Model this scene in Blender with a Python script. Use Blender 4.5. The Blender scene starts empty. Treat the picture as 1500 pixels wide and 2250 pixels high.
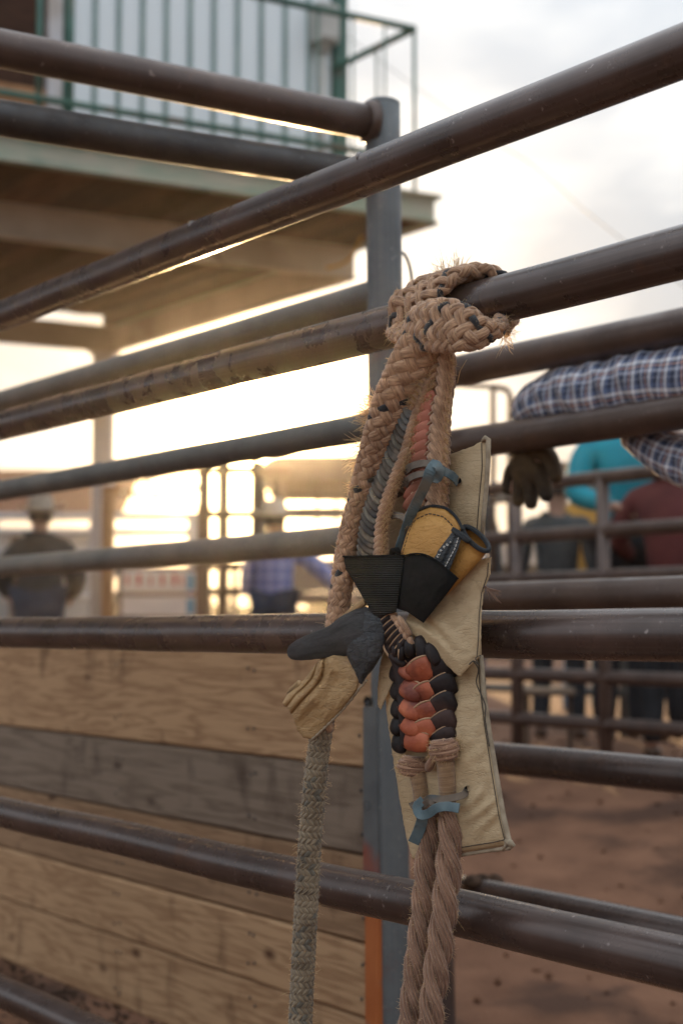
import bpy, bmesh, math, random
from mathutils import Vector, Matrix, noise
R_ = math.radians
random.seed(7)
scene = bpy.context.scene
COL = scene.collection
# ------------------------------------------------------------------ camera
FPX, CX, CY, HY, EYE = 3500.0, 750.0, 1125.0, 1385.0, 1.05
PITCH = math.atan((HY - CY) / FPX)
SP, CP = math.sin(PITCH), math.cos(PITCH)
cam = bpy.data.cameras.new('camera'); camo = bpy.data.objects.new('camera', cam); COL.objects.link(camo)
cam.sensor_fit = 'VERTICAL'; cam.sensor_height = 36.0; cam.sensor_width = 24.0
cam.lens = FPX / 2250.0 * 36.0
camo.location = (0, 0, EYE); camo.rotation_euler = (math.pi / 2 + PITCH, 0, 0)
cam.clip_start = 0.05; cam.clip_end = 3000
cam.dof.use_dof = True; cam.dof.focus_distance = 2.04; cam.dof.aperture_fstop = 3.9; cam.dof.aperture_blades = 9
scene.camera = camo
# ------------------------------------------------------------------ light
SUN_AZ, SUN_EL = R_(-3.1), R_(7.0)          # azimuth from +Y (negative = to the left of the view), elevation
SUN = Vector((math.sin(SUN_AZ) * math.cos(SUN_EL), math.cos(SUN_AZ) * math.cos(SUN_EL), math.sin(SUN_EL)))
sl = bpy.data.lights.new('sun', 'SUN'); slo = bpy.data.objects.new('sun', sl); COL.objects.link(slo)
sl.energy = 5.0; sl.angle = R_(0.53); sl.color = (1.0, 0.64, 0.30)
slo.rotation_euler = SUN.to_track_quat('Z', 'Y').to_euler(); slo.location = (0, 0, 20)
world = bpy.data.worlds.new('World'); scene.world = world; world.use_nodes = True
wn, wl = world.node_tree.nodes, world.node_tree.links
for n in list(wn): wn.remove(n)
def W(t, **k):
    n = wn.new(t)
    for a, b in k.items(): setattr(n, a, b)
    return n
def wmath(op, a, b=None, clamp=False):
    n = W('ShaderNodeMath', operation=op, use_clamp=clamp)
    for i, v in enumerate((a, b)):
        if v is None: continue
        if hasattr(v, 'default_value') or hasattr(v, 'links'): wl.new(v, n.inputs[i])
        else: n.inputs[i].default_value = v
    return n.outputs[0]
sky = W('ShaderNodeTexSky', sky_type='NISHITA'); sky.sun_disc = False
sky.sun_elevation = SUN_EL; sky.sun_rotation = SUN_AZ; sky.air_density = 1.2; sky.dust_density = 2.0; sky.ozone_density = 1.0
tc = W('ShaderNodeTexCoord')
sep = W('ShaderNodeSeparateXYZ'); wl.new(tc.outputs['Generated'], sep.inputs[0])
zz = wmath('ADD', wmath('MAXIMUM', sep.outputs[2], 0.0), 0.16)
comb = W('ShaderNodeCombineXYZ')
wl.new(wmath('DIVIDE', sep.outputs[0], zz), comb.inputs[0]); wl.new(wmath('DIVIDE', sep.outputs[1], zz), comb.inputs[1])
nz = W('ShaderNodeTexNoise'); nz.inputs['Scale'].default_value = 2.3; nz.inputs['Detail'].default_value = 6; nz.inputs['Roughness'].default_value = 0.5
nz.inputs['Distortion'].default_value = 0.3
mp = W('ShaderNodeMapping'); mp.inputs['Location'].default_value = (3.1, 5.2, 0); mp.inputs['Scale'].default_value = (1.0, 0.8, 1)
wl.new(comb.outputs[0], mp.inputs[0]); wl.new(mp.outputs[0], nz.inputs['Vector'])
cr = W('ShaderNodeValToRGB'); wl.new(nz.outputs[0], cr.inputs[0])
cr.color_ramp.elements[0].position = 0.42; cr.color_ramp.elements[0].color = (0, 0, 0, 1)
cr.color_ramp.elements[1].position = 0.60; cr.color_ramp.elements[1].color = (1, 1, 1, 1)
dot = W('ShaderNodeVectorMath', operation='DOT_PRODUCT'); wl.new(tc.outputs['Generated'], dot.inputs[0]); dot.inputs[1].default_value = SUN
dpos = wmath('MAXIMUM', dot.outputs['Value'], 0.0)
glow = wmath('POWER', dpos, 620.0); glow2 = wmath('POWER', dpos, 22.0)
# cloud radiance: a high thin overcast, white overhead, warm and brilliant round the sun
def cmul(col, fac):
    n = W('ShaderNodeVectorMath', operation='SCALE'); n.inputs[0].default_value = col
    if hasattr(fac, 'links'): wl.new(fac, n.inputs['Scale'])
    else: n.inputs['Scale'].default_value = fac
    return n.outputs[0]
def cadd(a, b):
    n = W('ShaderNodeVectorMath', operation='ADD'); wl.new(a, n.inputs[0]); wl.new(b, n.inputs[1]); return n.outputs[0]
CLOUD_BASE, CLOUD_LIT, CLOUD_WARM, CLOUD_GLOW = (3.8, 4.4, 5.15), (3.2, 2.8, 2.2), (2.7, 1.9, 0.9), (150, 102, 44)
base = cadd(cmul(CLOUD_BASE, 1.0), cmul(CLOUD_LIT, cr.outputs[0]))
base = cadd(base, cmul(CLOUD_WARM, glow2))
zen = wmath('ADD', wmath('MULTIPLY', wmath('MAXIMUM', sep.outputs[2], 0.0), 1.42), 0.64)
sc_ = W('ShaderNodeVectorMath', operation='SCALE'); wl.new(base, sc_.inputs[0]); wl.new(zen, sc_.inputs['Scale']); base = cadd(sc_.outputs[0], cmul(CLOUD_GLOW, glow))
mixc = W('ShaderNodeMix', data_type='RGBA'); mixc.inputs[0].default_value = 0.95
wl.new(sky.outputs[0], mixc.inputs[6]); wl.new(base, mixc.inputs[7])
bg = W('ShaderNodeBackground'); bg.inputs['Strength'].default_value = 0.10; wl.new(mixc.outputs[2], bg.inputs['Color'])
wo = W('ShaderNodeOutputWorld'); wl.new(bg.outputs[0], wo.inputs['Surface'])
scene.view_settings.view_transform = 'Standard'; scene.view_settings.look = 'None'
scene.view_settings.exposure = 0.5; scene.view_settings.gamma = 1.0; scene.view_settings.use_curve_mapping = False
HAZE = 0.00045
scene.render.engine = 'CYCLES'
scene.cycles.use_denoising = True
scene.cycles.max_bounces = 8; scene.cycles.volume_bounces = 0; scene.cycles.sample_clamp_indirect = 6.0
# ------------------------------------------------------------------ picture coordinates -> world
def ray(px, py):
    u = (px - CX) / FPX; v = (CY - py) / FPX
    return Vector((u, CP - v * SP, v * CP + SP))
def at(px, py, y):
    d = ray(px, py); t = y / d.y
    return Vector((d.x * t, y, EYE + d.z * t))
def vpdir(px):
    d = ray(px, HY); d.z = 0; return d.normalized()
DL = vpdir(-1770)          # along the fences, away from the camera to the left
DR = vpdir(7200)           # along the stand's front, away to the right
class Plane:               # an upright plane running along DL (or any direction) through the point seen at (px, horizon) at depth y
    def __init__(s, px, y, d=DL):
        s.o = at(px, HY, y); s.o.z = 0; s.d = d
    def t(s, px):
        r = ray(px, HY); det = r.x * (-s.d.y) + s.d.x * r.y
        k = (s.o.x * (-s.d.y) + s.d.x * s.o.y) / det
        return ((r * k).xy - s.o.xy).dot(s.d.xy)
    def p(s, t, z): return Vector((s.o.x + s.d.x * t, s.o.y + s.d.y * t, z))
    def h(s, px, py):
        q = s.p(s.t(px), 0); return at(px, py, q.y).z
# ------------------------------------------------------------------ materials
def nodes_of(m):
    m.use_nodes = True; nt = m.node_tree
    for n in list(nt.nodes): nt.nodes.remove(n)
    return nt
def c4(c): return (c[0], c[1], c[2], 1)
def mat(name, c1, c2=None, c3=None, scale=6.0, stretch=(1, 1, 1), coord='Object', rough=0.6, rough2=None, metal=0.0,
        bump=0.0, bscale=40.0, bstretch=None, bdist=0.002, detail=5, spec=0.5, trans=0.0, sheen=0.0, lo=0.35, hi=0.65, distort=0.0, coat=0.0):
    m = bpy.data.materials.new(name); nt = nodes_of(m); N, L = nt.nodes, nt.links
    out = N.new('ShaderNodeOutputMaterial'); b = N.new('ShaderNodeBsdfPrincipled')
    b.inputs['Roughness'].default_value = rough; b.inputs['Metallic'].default_value = metal
    b.inputs['Specular IOR Level'].default_value = spec; b.inputs['Sheen Weight'].default_value = sheen
    b.inputs['Coat Weight'].default_value = coat
    t = N.new('ShaderNodeTexCoord'); src = t.outputs[coord]
    def noise_(sc, st, det=detail, dist=0.0, off=0.0):
        mpn = N.new('ShaderNodeMapping'); mpn.inputs['Scale'].default_value = st; mpn.inputs['Location'].default_value = (off, off * .7, off * .3)
        L.new(src, mpn.inputs[0]); n = N.new('ShaderNodeTexNoise'); n.inputs['Scale'].default_value = sc
        n.inputs['Detail'].default_value = det; n.inputs['Distortion'].default_value = dist; L.new(mpn.outputs[0], n.inputs['Vector']); return n.outputs[0]
    if c2 is None: b.inputs['Base Color'].default_value = c4(c1)
    else:
        r = N.new('ShaderNodeValToRGB'); nn = noise_(scale, stretch, detail, distort); L.new(nn, r.inputs[0])
        r.color_ramp.elements[0].position = lo; r.color_ramp.elements[0].color = c4(c1)
        r.color_ramp.elements[1].position = hi; r.color_ramp.elements[1].color = c4(c2)
        last = r.outputs[0]
        if c3 is not None:
            r2 = N.new('ShaderNodeValToRGB'); L.new(noise_(scale * .43, stretch, 4, 0, 7.3), r2.inputs[0])
            r2.color_ramp.elements[0].position = .56; r2.color_ramp.elements[0].color = (0, 0, 0, 1)
            r2.color_ramp.elements[1].position = .66; r2.color_ramp.elements[1].color = (1, 1, 1, 1)
            mx = N.new('ShaderNodeMix'); mx.data_type = 'RGBA'; L.new(r2.outputs[0], mx.inputs[0]); L.new(last, mx.inputs[6]); mx.inputs[7].default_value = c4(c3); last = mx.outputs[2]
        L.new(last, b.inputs['Base Color'])
    if rough2 is not None:
        mr = N.new('ShaderNodeMapRange'); mr.inputs[1].default_value = .3; mr.inputs[2].default_value = .7; mr.inputs[3].default_value = rough; mr.inputs[4].default_value = rough2
        L.new(noise_(scale * 1.7, stretch, 5, 0, 3.1), mr.inputs[0]); L.new(mr.outputs[0], b.inputs['Roughness'])
    if bump > 0:
        bn = N.new('ShaderNodeBump'); bn.inputs['Strength'].default_value = bump; bn.inputs['Distance'].default_value = bdist
        L.new(noise_(bscale, bstretch or stretch, 6, 0, 1.7), bn.inputs['Height']); L.new(bn.outputs[0], b.inputs['Normal'])
    if trans > 0:
        tr = N.new('ShaderNodeBsdfTranslucent'); ms = N.new('ShaderNodeMixShader'); ms.inputs[0].default_value = trans
        if c2 is None: tr.inputs['Color'].default_value = c4(c1)
        else: L.new(last, tr.inputs['Color'])
        L.new(b.outputs[0], ms.inputs[1]); L.new(tr.outputs[0], ms.inputs[2]); L.new(ms.outputs[0], out.inputs[0])
    else: L.new(b.outputs[0], out.inputs[0])
    return m
def pipe_mat(name, c1, c2, c3, rough, rough2, metal, seam=True, rust=None):
    """Mill-scaled steel pipe: UV.x runs along it in metres, UV.y round it 0..1."""
    m = bpy.data.materials.new(name); nt = nodes_of(m); N, L = nt.nodes, nt.links
    out = N.new('ShaderNodeOutputMaterial'); b = N.new('ShaderNodeBsdfPrincipled'); L.new(b.outputs[0], out.inputs[0])
    t = N.new('ShaderNodeTexCoord')
    def nz(sc, src, st=(1, 1, 1), det=6, off=0):
        mpn = N.new('ShaderNodeMapping'); mpn.inputs['Scale'].default_value = st; mpn.inputs['Location'].default_value = (off, off, off)
        L.new(t.outputs[src], mpn.inputs[0]); n = N.new('ShaderNodeTexNoise'); n.inputs['Scale'].default_value = sc; n.inputs['Detail'].default_value = det
        n.inputs['Roughness'].default_value = .62
        L.new(mpn.outputs[0], n.inputs['Vector']); return n.outputs[0]
    def ramp(src, p0, a, p1, bcol):
        r = N.new('ShaderNodeValToRGB'); L.new(src, r.inputs[0]); e = r.color_ramp.elements
        e[0].position = p0; e[0].color = c4(a); e[1].position = p1; e[1].color = c4(bcol); return r.outputs[0]
    def mixc(f, a, bb, fixed=None):
        x = N.new('ShaderNodeMix'); x.data_type = 'RGBA'
        L.new(f, x.inputs[0]); L.new(a, x.inputs[6])
        if fixed is not None: x.inputs[7].default_value = c4(fixed)
        else: L.new(bb, x.inputs[7])
        return x.outputs[2]
    col = ramp(nz(7, 'Object'), .35, c1, .68, c2)
    streak = ramp(nz(1.0, 'UV', (1.2, 40, 1), 4), .5, (0, 0, 0), .72, (1, 1, 1))
    sm = N.new('ShaderNodeMath'); sm.operation = 'MULTIPLY'; sm.inputs[1].default_value = .38; L.new(streak, sm.inputs[0]); col = mixc(sm.outputs[0], col, None, c3)
    fleck = ramp(nz(90, 'Object', det=3), .66, (0, 0, 0), .74, (1, 1, 1))
    col = mixc(fleck, col, None, tuple(v * 1.7 for v in c3))
    if rust:
        rf = ramp(nz(9, 'Object', det=7, off=4.4), .60, (0, 0, 0), .85, (1, 1, 1)); col = mixc(rf, col, None, rust)
    L.new(col, b.inputs['Base Color'])
    b.inputs['Metallic'].default_value = metal; b.inputs['Specular IOR Level'].default_value = .8
    mr = N.new('ShaderNodeMapRange'); mr.inputs[1].default_value = .35; mr.inputs[2].default_value = .65; mr.inputs[3].default_value = rough; mr.inputs[4].default_value = rough2
    L.new(nz(14, 'Object', off=2), mr.inputs[0]); L.new(mr.outputs[0], b.inputs['Roughness'])
    h = nz(120, 'Object', det=4)
    hm = N.new('ShaderNodeMath'); hm.operation = 'MULTIPLY'; hm.inputs[1].default_value = .25; L.new(h, hm.inputs[0]); h = hm.outputs[0]
    big = nz(9, 'Object', det=2, off=9); bm_ = N.new('ShaderNodeMath'); bm_.operation = 'MULTIPLY'; bm_.inputs[1].default_value = .35; L.new(big, bm_.inputs[0]); big = bm_.outputs[0]; ad = N.new('ShaderNodeMath'); ad.operation = 'ADD'; L.new(big, ad.inputs[0]); L.new(h, ad.inputs[1]); h = ad.outputs[0]
    if seam:
        sp = N.new('ShaderNodeSeparateXYZ'); L.new(t.outputs['UV'], sp.inputs[0])
        s1 = N.new('ShaderNodeMath'); s1.operation = 'SUBTRACT'; L.new(sp.outputs[1], s1.inputs[0]); s1.inputs[1].default_value = .61
        s2 = N.new('ShaderNodeMath'); s2.operation = 'ABSOLUTE'; L.new(s1.outputs[0], s2.inputs[0])
        s3 = N.new('ShaderNodeMath'); s3.operation = 'LESS_THAN'; L.new(s2.outputs[0], s3.inputs[0]); s3.inputs[1].default_value = .0035
        s4 = N.new('ShaderNodeMath'); s4.operation = 'MULTIPLY_ADD'; L.new(s3.outputs[0], s4.inputs[0]); s4.inputs[1].default_value = -.8; L.new(h, s4.inputs[2]); h = s4.outputs[0]
    bn = N.new('ShaderNodeBump'); bn.inputs['Strength'].default_value = .22; bn.inputs['Distance'].default_value = .0012
    L.new(h, bn.inputs['Height']); L.new(bn.outputs[0], b.inputs['Normal'])
    return m
def plaid(name, ground, bars, size=0.05, coord='UV'):
    """Woven check: crossing bands in both directions of the cloth's own UV map."""
    m = bpy.data.materials.new(name); nt = nodes_of(m); N, L = nt.nodes, nt.links
    out = N.new('ShaderNodeOutputMaterial'); b = N.new('ShaderNodeBsdfPrincipled'); L.new(b.outputs[0], out.inputs[0])
    b.inputs['Roughness'].default_value = .85; b.inputs['Sheen Weight'].default_value = .2
    t = N.new('ShaderNodeTexCoord'); sp = N.new('ShaderNodeSeparateXYZ'); L.new(t.outputs[coord], sp.inputs[0])
    col = None
    for ax in (0, 1):
        d = N.new('ShaderNodeMath'); d.operation = 'DIVIDE'; L.new(sp.outputs[ax if coord == 'UV' else (0, 2)[ax]], d.inputs[0]); d.inputs[1].default_value = size
        f = N.new('ShaderNodeMath'); f.operation = 'FRACT'; L.new(d.outputs[0], f.inputs[0])
        r = N.new('ShaderNodeValToRGB'); L.new(f.outputs[0], r.inputs[0]); r.color_ramp.interpolation = 'CONSTANT'
        el = r.color_ramp.elements; el[0].position = 0; el[0].color = c4(ground)
        first = True
        for p, cc in bars:
            if first: el[1].position = p; el[1].color = c4(cc); first = False
            else: e = el.new(p); e.color = c4(cc)
        if col is None: col = r.outputs[0]
        else:
            x = N.new('ShaderNodeMix'); x.data_type = 'RGBA'; x.inputs[0].default_value = .5; L.new(col, x.inputs[6]); L.new(r.outputs[0], x.inputs[7]); col = x.outputs[2]
    L.new(col, b.inputs['Base Color']); return m

M_PIPE = pipe_mat('brown_mill_pipe', (.050, .033, .028), (.100, .066, .056), (.17, .14, .13), .25, .31, .42, rust=(.12, .055, .03))
M_PIPE2 = pipe_mat('dull_brown_pipe', (.056, .034, .027), (.105, .066, .051), (.15, .115, .10),   .32, .50, .35, rust=(.15, .07, .035))
M_PIPEG = pipe_mat('grey_weathered_pipe', (.10, .093, .080), (.165, .150, .125), (.23, .21, .18), .5, .7, .15, rust=(.12, .06, .035))
M_POST = pipe_mat('blue_grey_painted_post', (.075, .085, .092), (.13, .14, .14), (.20, .19, .175), .5, .7, .1, seam=False, rust=(.11, .045, .03))
M_BLACKPIPE = pipe_mat('dark_grimy_pipe', (.012, .010, .010), (.045, .038, .034), (.06, .055, .055), .42, .75, .2, rust=(.07, .045, .03))
# ------------------------------------------------------------------ geometry helpers
ORG = {}
MATS = {}
class MB:
    def __init__(s): s.flat = False; s.v = []; s.f = []; s.uv = []; s.mi = []
    def add(s, verts, faces, uvs=None, mi=0):
        o = len(s.v); s.v += [Vector(v) for v in verts]
        for k, f in enumerate(faces):
            s.f.append([i + o for i in f]); s.mi.append(mi)
            s.uv.append(uvs[k] if uvs else [(0, 0)] * len(f))
        return s
    def build(s, name, m, parent=None, smooth=True, sharp=None):
        org = ORG.get(parent.name, Vector((0, 0, 0))) if parent else Vector((0, 0, 0))
        me = bpy.data.meshes.new(name)
        me.from_pydata([v - org for v in s.v], [], s.f)
        uvl = me.uv_layers.new(name='UVMap'); flat = []
        for u in s.uv:
            for q in u: flat += [q[0], q[1]]
        uvl.data.foreach_set('uv', flat)
        for mm in (m if isinstance(m, (list, tuple)) else [m]): me.materials.append(mm)
        me.polygons.foreach_set('material_index', s.mi)
        me.polygons.foreach_set('use_smooth', [smooth and not s.flat] * len(s.f))
        me.update()
        o = bpy.data.objects.new(name, me); COL.objects.link(o)
        if parent: o.parent = parent
        ORG[o.name] = org
        return o
def thing(name, label, cat, loc, group=None):
    o = bpy.data.objects.new(name, None); COL.objects.link(o); o.location = loc; o.empty_display_size = .1
    ORG[o.name] = Vector(loc); o['label'] = label; o['category'] = cat
    if group: o['group'] = group
    return o
def tag(o, label=None, cat=None, group=None, kind=None):
    if label: o['label'] = label
    if cat: o['category'] = cat
    if group: o['group'] = group
    if kind: o['kind'] = kind
    return o
def perp(t, hint):
    n = hint - t * hint.dot(t)
    if n.length < 1e-6: n = Vector((t.z, t.x, t.y)).cross(t)
    return n.normalized()
def smoothpath(pts, n):
    """Catmull-Rom through pts, n samples, evenly spaced in arc length; works on tuples of any length."""
    P = [tuple(p) for p in pts]; P = [P[0]] + P + [P[-1]]; fine = []
    for i in range(1, len(P) - 2):
        for k in range(24):
            t = k / 24.0
            fine.append([0.5 * ((2 * P[i][j]) + (-P[i - 1][j] + P[i + 1][j]) * t + (2 * P[i - 1][j] - 5 * P[i][j] + 4 * P[i + 1][j] - P[i + 2][j]) * t * t
                        + (-P[i - 1][j] + 3 * P[i][j] - 3 * P[i + 1][j] + P[i + 2][j]) * t ** 3) for j in range(len(P[0]))])
    fine.append(list(P[-2]))
    acc = [0.0]
    for a, b in zip(fine, fine[1:]): acc.append(acc[-1] + math.dist(a[:3], b[:3]))
    tot = acc[-1] or 1; out = []; j = 0
    for i in range(n):
        s = tot * i / (n - 1)
        while j < len(acc) - 2 and acc[j + 1] < s: j += 1
        w = (s - acc[j]) / max(1e-9, acc[j + 1] - acc[j]); out.append([fine[j][k] * (1 - w) + fine[j + 1][k] * w for k in range(len(fine[0]))])
    return out
def tube(mb, pts, rad, seg=10, hint=None, flat=1.0, caps=True, uoff=0.0, mi=0, hints=None):
    """Tube through pts. rad: number or list. flat: thickness along the hint direction divided by width."""
    n = len(pts); pts = [Vector(p) for p in pts]; rings = []; us = [uoff]
    for i in range(1, n): us.append(us[-1] + (pts[i] - pts[i - 1]).length)
    h = Vector(hint) if hint is not None else Vector((0, 0, 1))
    prev = None; V = []
    for i in range(n):
        t = (pts[min(i + 1, n - 1)] - pts[max(i - 1, 0)])
        t = t.normalized() if t.length > 1e-9 else Vector((0, 0, 1))
        if hints is not None: b = perp(t, hints[i])
        elif hint is not None: b = perp(t, h)
        else:
            b = perp(t, prev if prev is not None else (Vector((0, 0, 1)) if abs(t.z) < .9 else Vector((1, 0, 0)))); prev = b
        a = t.cross(b); r = rad[i] if isinstance(rad, (list, tuple)) else rad
        fl = flat[i] if isinstance(flat, (list, tuple)) else flat
        for k in range(seg):
            an = 2 * math.pi * k / seg; V.append(pts[i] + a * (math.cos(an) * r) + b * (math.sin(an) * r * fl))
    F = []; U = []
    for i in range(n - 1):
        for k in range(seg):
            k2 = (k + 1) % seg
            F.append([i * seg + k, (i + 1) * seg + k, (i + 1) * seg + k2, i * seg + k2])
            U.append([(us[i], k / seg), (us[i + 1], k / seg), (us[i + 1], (k + 1) / seg), (us[i], (k + 1) / seg)])
    if caps:
        F.append(list(range(seg))); U.append([(us[0], .5)] * seg)
        F.append([(n - 1) * seg + k for k in range(seg)][::-1]); U.append([(us[-1], .5)] * seg)
    mb.add(V, F, U, mi); return mb
def pipe(mb, p0, p1, r, seg=28, step=.12, wob=.0012, flat=1.0, mi=0, seed=0):
    p0, p1 = Vector(p0), Vector(p1); L = (p1 - p0).length; n = max(2, int(L / step) + 1)
    d = (p1 - p0) / (n - 1); pts = []; rr = []
    for i in range(n):
        q = p0 + d * i; w = noise.noise(Vector((i * .35 + seed, seed * 3.1, .5)))
        w2 = noise.noise(Vector((i * .35 + seed, seed * 3.1, 7.5)))
        pts.append(q + Vector((w * wob, w2 * wob, w * wob * 1.5))); rr.append(r)
    return tube(mb, pts, rr, seg, hint=(0, 0, 1) if abs((p1 - p0).normalized().z) < .9 else (0, 1, 0), mi=mi)
def skewbox(mb, o, ax, ay, az, mi=0, bev=0.0):
    """Box from corner o with edge vectors ax, ay, az, UVs in metres (u along the longest edge). bev: chamfer of the long edges."""
    o, e = Vector(o), [Vector(ax), Vector(ay), Vector(az)]
    e.sort(key=lambda w: -w.length); L, A, B = e
    if L.cross(A).dot(B) > 0: A, B = B, A
    la, lb, ll = A.length, B.length, L.length
    c = min(bev, la * .45, lb * .45); ua, ub = (A / la if la else A), (B / lb if lb else B)
    if c > 0: prof = [(c, 0), (la - c, 0), (la, c), (la, lb - c), (la - c, lb), (c, lb), (0, lb - c), (0, c)]
    else: prof = [(0, 0), (la, 0), (la, lb), (0, lb)]
    n = len(prof); V = [o + ua * p + ub * q for p, q in prof] + [o + L + ua * p + ub * q for p, q in prof]
    F = []; U = []; per = 0
    for k in range(n):
        k2 = (k + 1) % n; w = math.dist(prof[k], prof[k2])
        F.append([k, k2, n + k2, n + k][::-1]); U.append([(0, per), (0, per + w), (ll, per + w), (ll, per)][::-1]); per += w
    F.append(list(range(n))); U.append([prof[k] for k in range(n)])
    F.append([n + k for k in range(n)][::-1]); U.append([prof[k] for k in range(n)][::-1])
    mb.flat = True; mb.add(V, F, U, mi); return mb
def lathe(mb, o, prof, seg=20, ax=None, sx=1.0, sy=1.0, mi=0, rot=None):
    """prof: list of (r, z). Revolved about z, placed at o; rot: Matrix applied before placing."""
    V = []; F = []; U = []; n = len(prof)
    for i, (r, z) in enumerate(prof):
        for k in range(seg):
            a = 2 * math.pi * k / seg; v = Vector((math.cos(a) * r * sx, math.sin(a) * r * sy, z))
            V.append(Vector(o) + (rot @ v if rot else v))
    for i in range(n - 1):
        for k in range(seg):
            k2 = (k + 1) % seg; F.append([i * seg + k, i * seg + k2, (i + 1) * seg + k2, (i + 1) * seg + k])
            U.append([(k / seg, i / n), ((k + 1) / seg, i / n), ((k + 1) / seg, (i + 1) / n), (k / seg, (i + 1) / n)])
    mb.add(V, F, U, mi); return mb
def lerp(a, b, t): return a + (b - a) * t
def polysample(pts, t):
    d = [0]
    for a, b in zip(pts, pts[1:]): d.append(d[-1] + math.dist(a, b))
    s = t * d[-1]
    for i in range(len(pts) - 1):
        if s <= d[i + 1] + 1e-9:
            w = (s - d[i]) / max(1e-9, d[i + 1] - d[i]); return tuple(lerp(pts[i][j], pts[i + 1][j], w) for j in range(len(pts[0])))
    return tuple(pts[-1])
# ------------------------------------------------------------------ setting: ground
def smooth(a, b, x):
    t = max(0.0, min(1.0, (x - a) / (b - a))); return t * t * (3 - 2 * t)
def gz(x, y):
    z = .46 * smooth(4.0, 7.6, y + .25 * x)
    d = math.hypot(x, y)
    if d < 60:
        z += (.026 * noise.noise(Vector((x * 1.7, y * 1.7, 0))) + .016 * noise.noise(Vector((x * 6, y * 6, 3)))) * (1 - d / 60)
        if d < 16: z += .006 * noise.noise(Vector((x * 19, y * 19, 5)))
    return z
M_DIRT = mat('arena_dirt', (.125, .060, .034), (.205, .103, .060), (.075, .038, .024), scale=5, rough=.95, bump=.9, bscale=60, bdist=.006, spec=.2, detail=8, lo=.3, hi=.7)
mb = MB(); xs = []; ys = []
def grade(a, b, near, far): # spacing grows with distance from the camera
    out = [a]; x = a
    while x < b:
        x += max(near, abs(x) * far); out.append(min(x, b))
    return out
xs = [-x for x in grade(0, 175, .06, .055)[::-1]][:-1] + grade(0, 175, .06, .055)
ys = [-y for y in grade(0, 60, .5, .3)[::-1]][:-1] + grade(0, 180, .06, .04)
V = [Vector((x, y, gz(x, y))) for y in ys for x in xs]; nx = len(xs)
F = [[j * nx + i, j * nx + i + 1, (j + 1) * nx + i + 1, (j + 1) * nx + i] for j in range(len(ys) - 1) for i in range(nx - 1)]
mb.add(V, F); tag(mb.build('ground', M_DIRT), kind='structure')
# clods and dung crumbs strewn on the dirt
M_CLOD = mat('dark_crumbs', (.035, .022, .015), (.11, .065, .042), scale=30, rough=.95, spec=.2)
def crumbs(name, n, region, rmin, rmax, m, kind='stuff'):
    mb = MB()
    for _ in range(n):
        x, y = region(); r = random.uniform(rmin, rmax); z = gz(x, y) + r * .3
        vs = []
        for (a, b, c) in ((1, 0, 0), (-1, 0, 0), (0, 1, 0), (0, -1, 0), (0, 0, 1), (0, 0, -1)):
            q = random.uniform(.6, 1.2) * r; vs.append((x + a * q, y + b * q, z + c * q * .7))
        mb.add(vs, [[0, 2, 4], [2, 1, 4], [1, 3, 4], [3, 0, 4], [2, 0, 5], [1, 2, 5], [3, 1, 5], [0, 3, 5]])
    return tag(mb.build(name, m, smooth=False), kind=kind)
def reg_left():
    y = random.uniform(3.4, 5.2); return (random.uniform(-1.9, -.3), y)
crumbs('gravel', 3200, reg_left, .004, .014, M_CLOD)
crumbs('dirt_clods', 1500, lambda: (random.uniform(.2, 5), random.uniform(3.4, 12) ** 1.0), .005, .018, M_DIRT)
# far scrub line along the horizon
M_SCRUB = mat('far_scrub', (.035, .040, .022), (.060, .062, .035), scale=2, rough=1, spec=.1)
mb = MB(); rs = random.Random(4)
for _ in range(2600):
    a = R_(rs.uniform(-50, 50)); rr = rs.uniform(70, 165); c = Vector((math.sin(a) * rr, math.cos(a) * rr, .46 + rs.uniform(.2, 2.6) * rs.random() ** .5)); r = rs.uniform(.5, 1.5)
    vs = [c + Vector((rs.uniform(-1, 1) * r * 1.6, rs.uniform(-1, 1) * r, rs.uniform(-1, .8) * r * .8)) for _ in range(6)]
    mb.add(vs, [[0, 1, 2], [2, 3, 4], [4, 5, 0], [1, 3, 5]])
tag(mb.build('scrub', M_SCRUB, smooth=False), kind='stuff')
# thin dusty haze, added to imitate the golden lens veil round the sun
hz = bpy.data.materials.new('veil_haze'); nt = nodes_of(hz); vo_ = nt.nodes.new('ShaderNodeVolumePrincipled'); oo = nt.nodes.new('ShaderNodeOutputMaterial'); nt.links.new(vo_.outputs[0], oo.inputs['Volume'])
vo_.inputs['Color'].default_value = (.96, .93, .88, 1); vo_.inputs['Density'].default_value = HAZE; vo_.inputs['Anisotropy'].default_value = .93
mb = MB(); skewbox(mb, (-190, -75, -1.5), (380, 0, 0), (0, 270, 0), (0, 0, 11)); tag(mb.build('haze', hz, smooth=False), kind='stuff')

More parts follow.
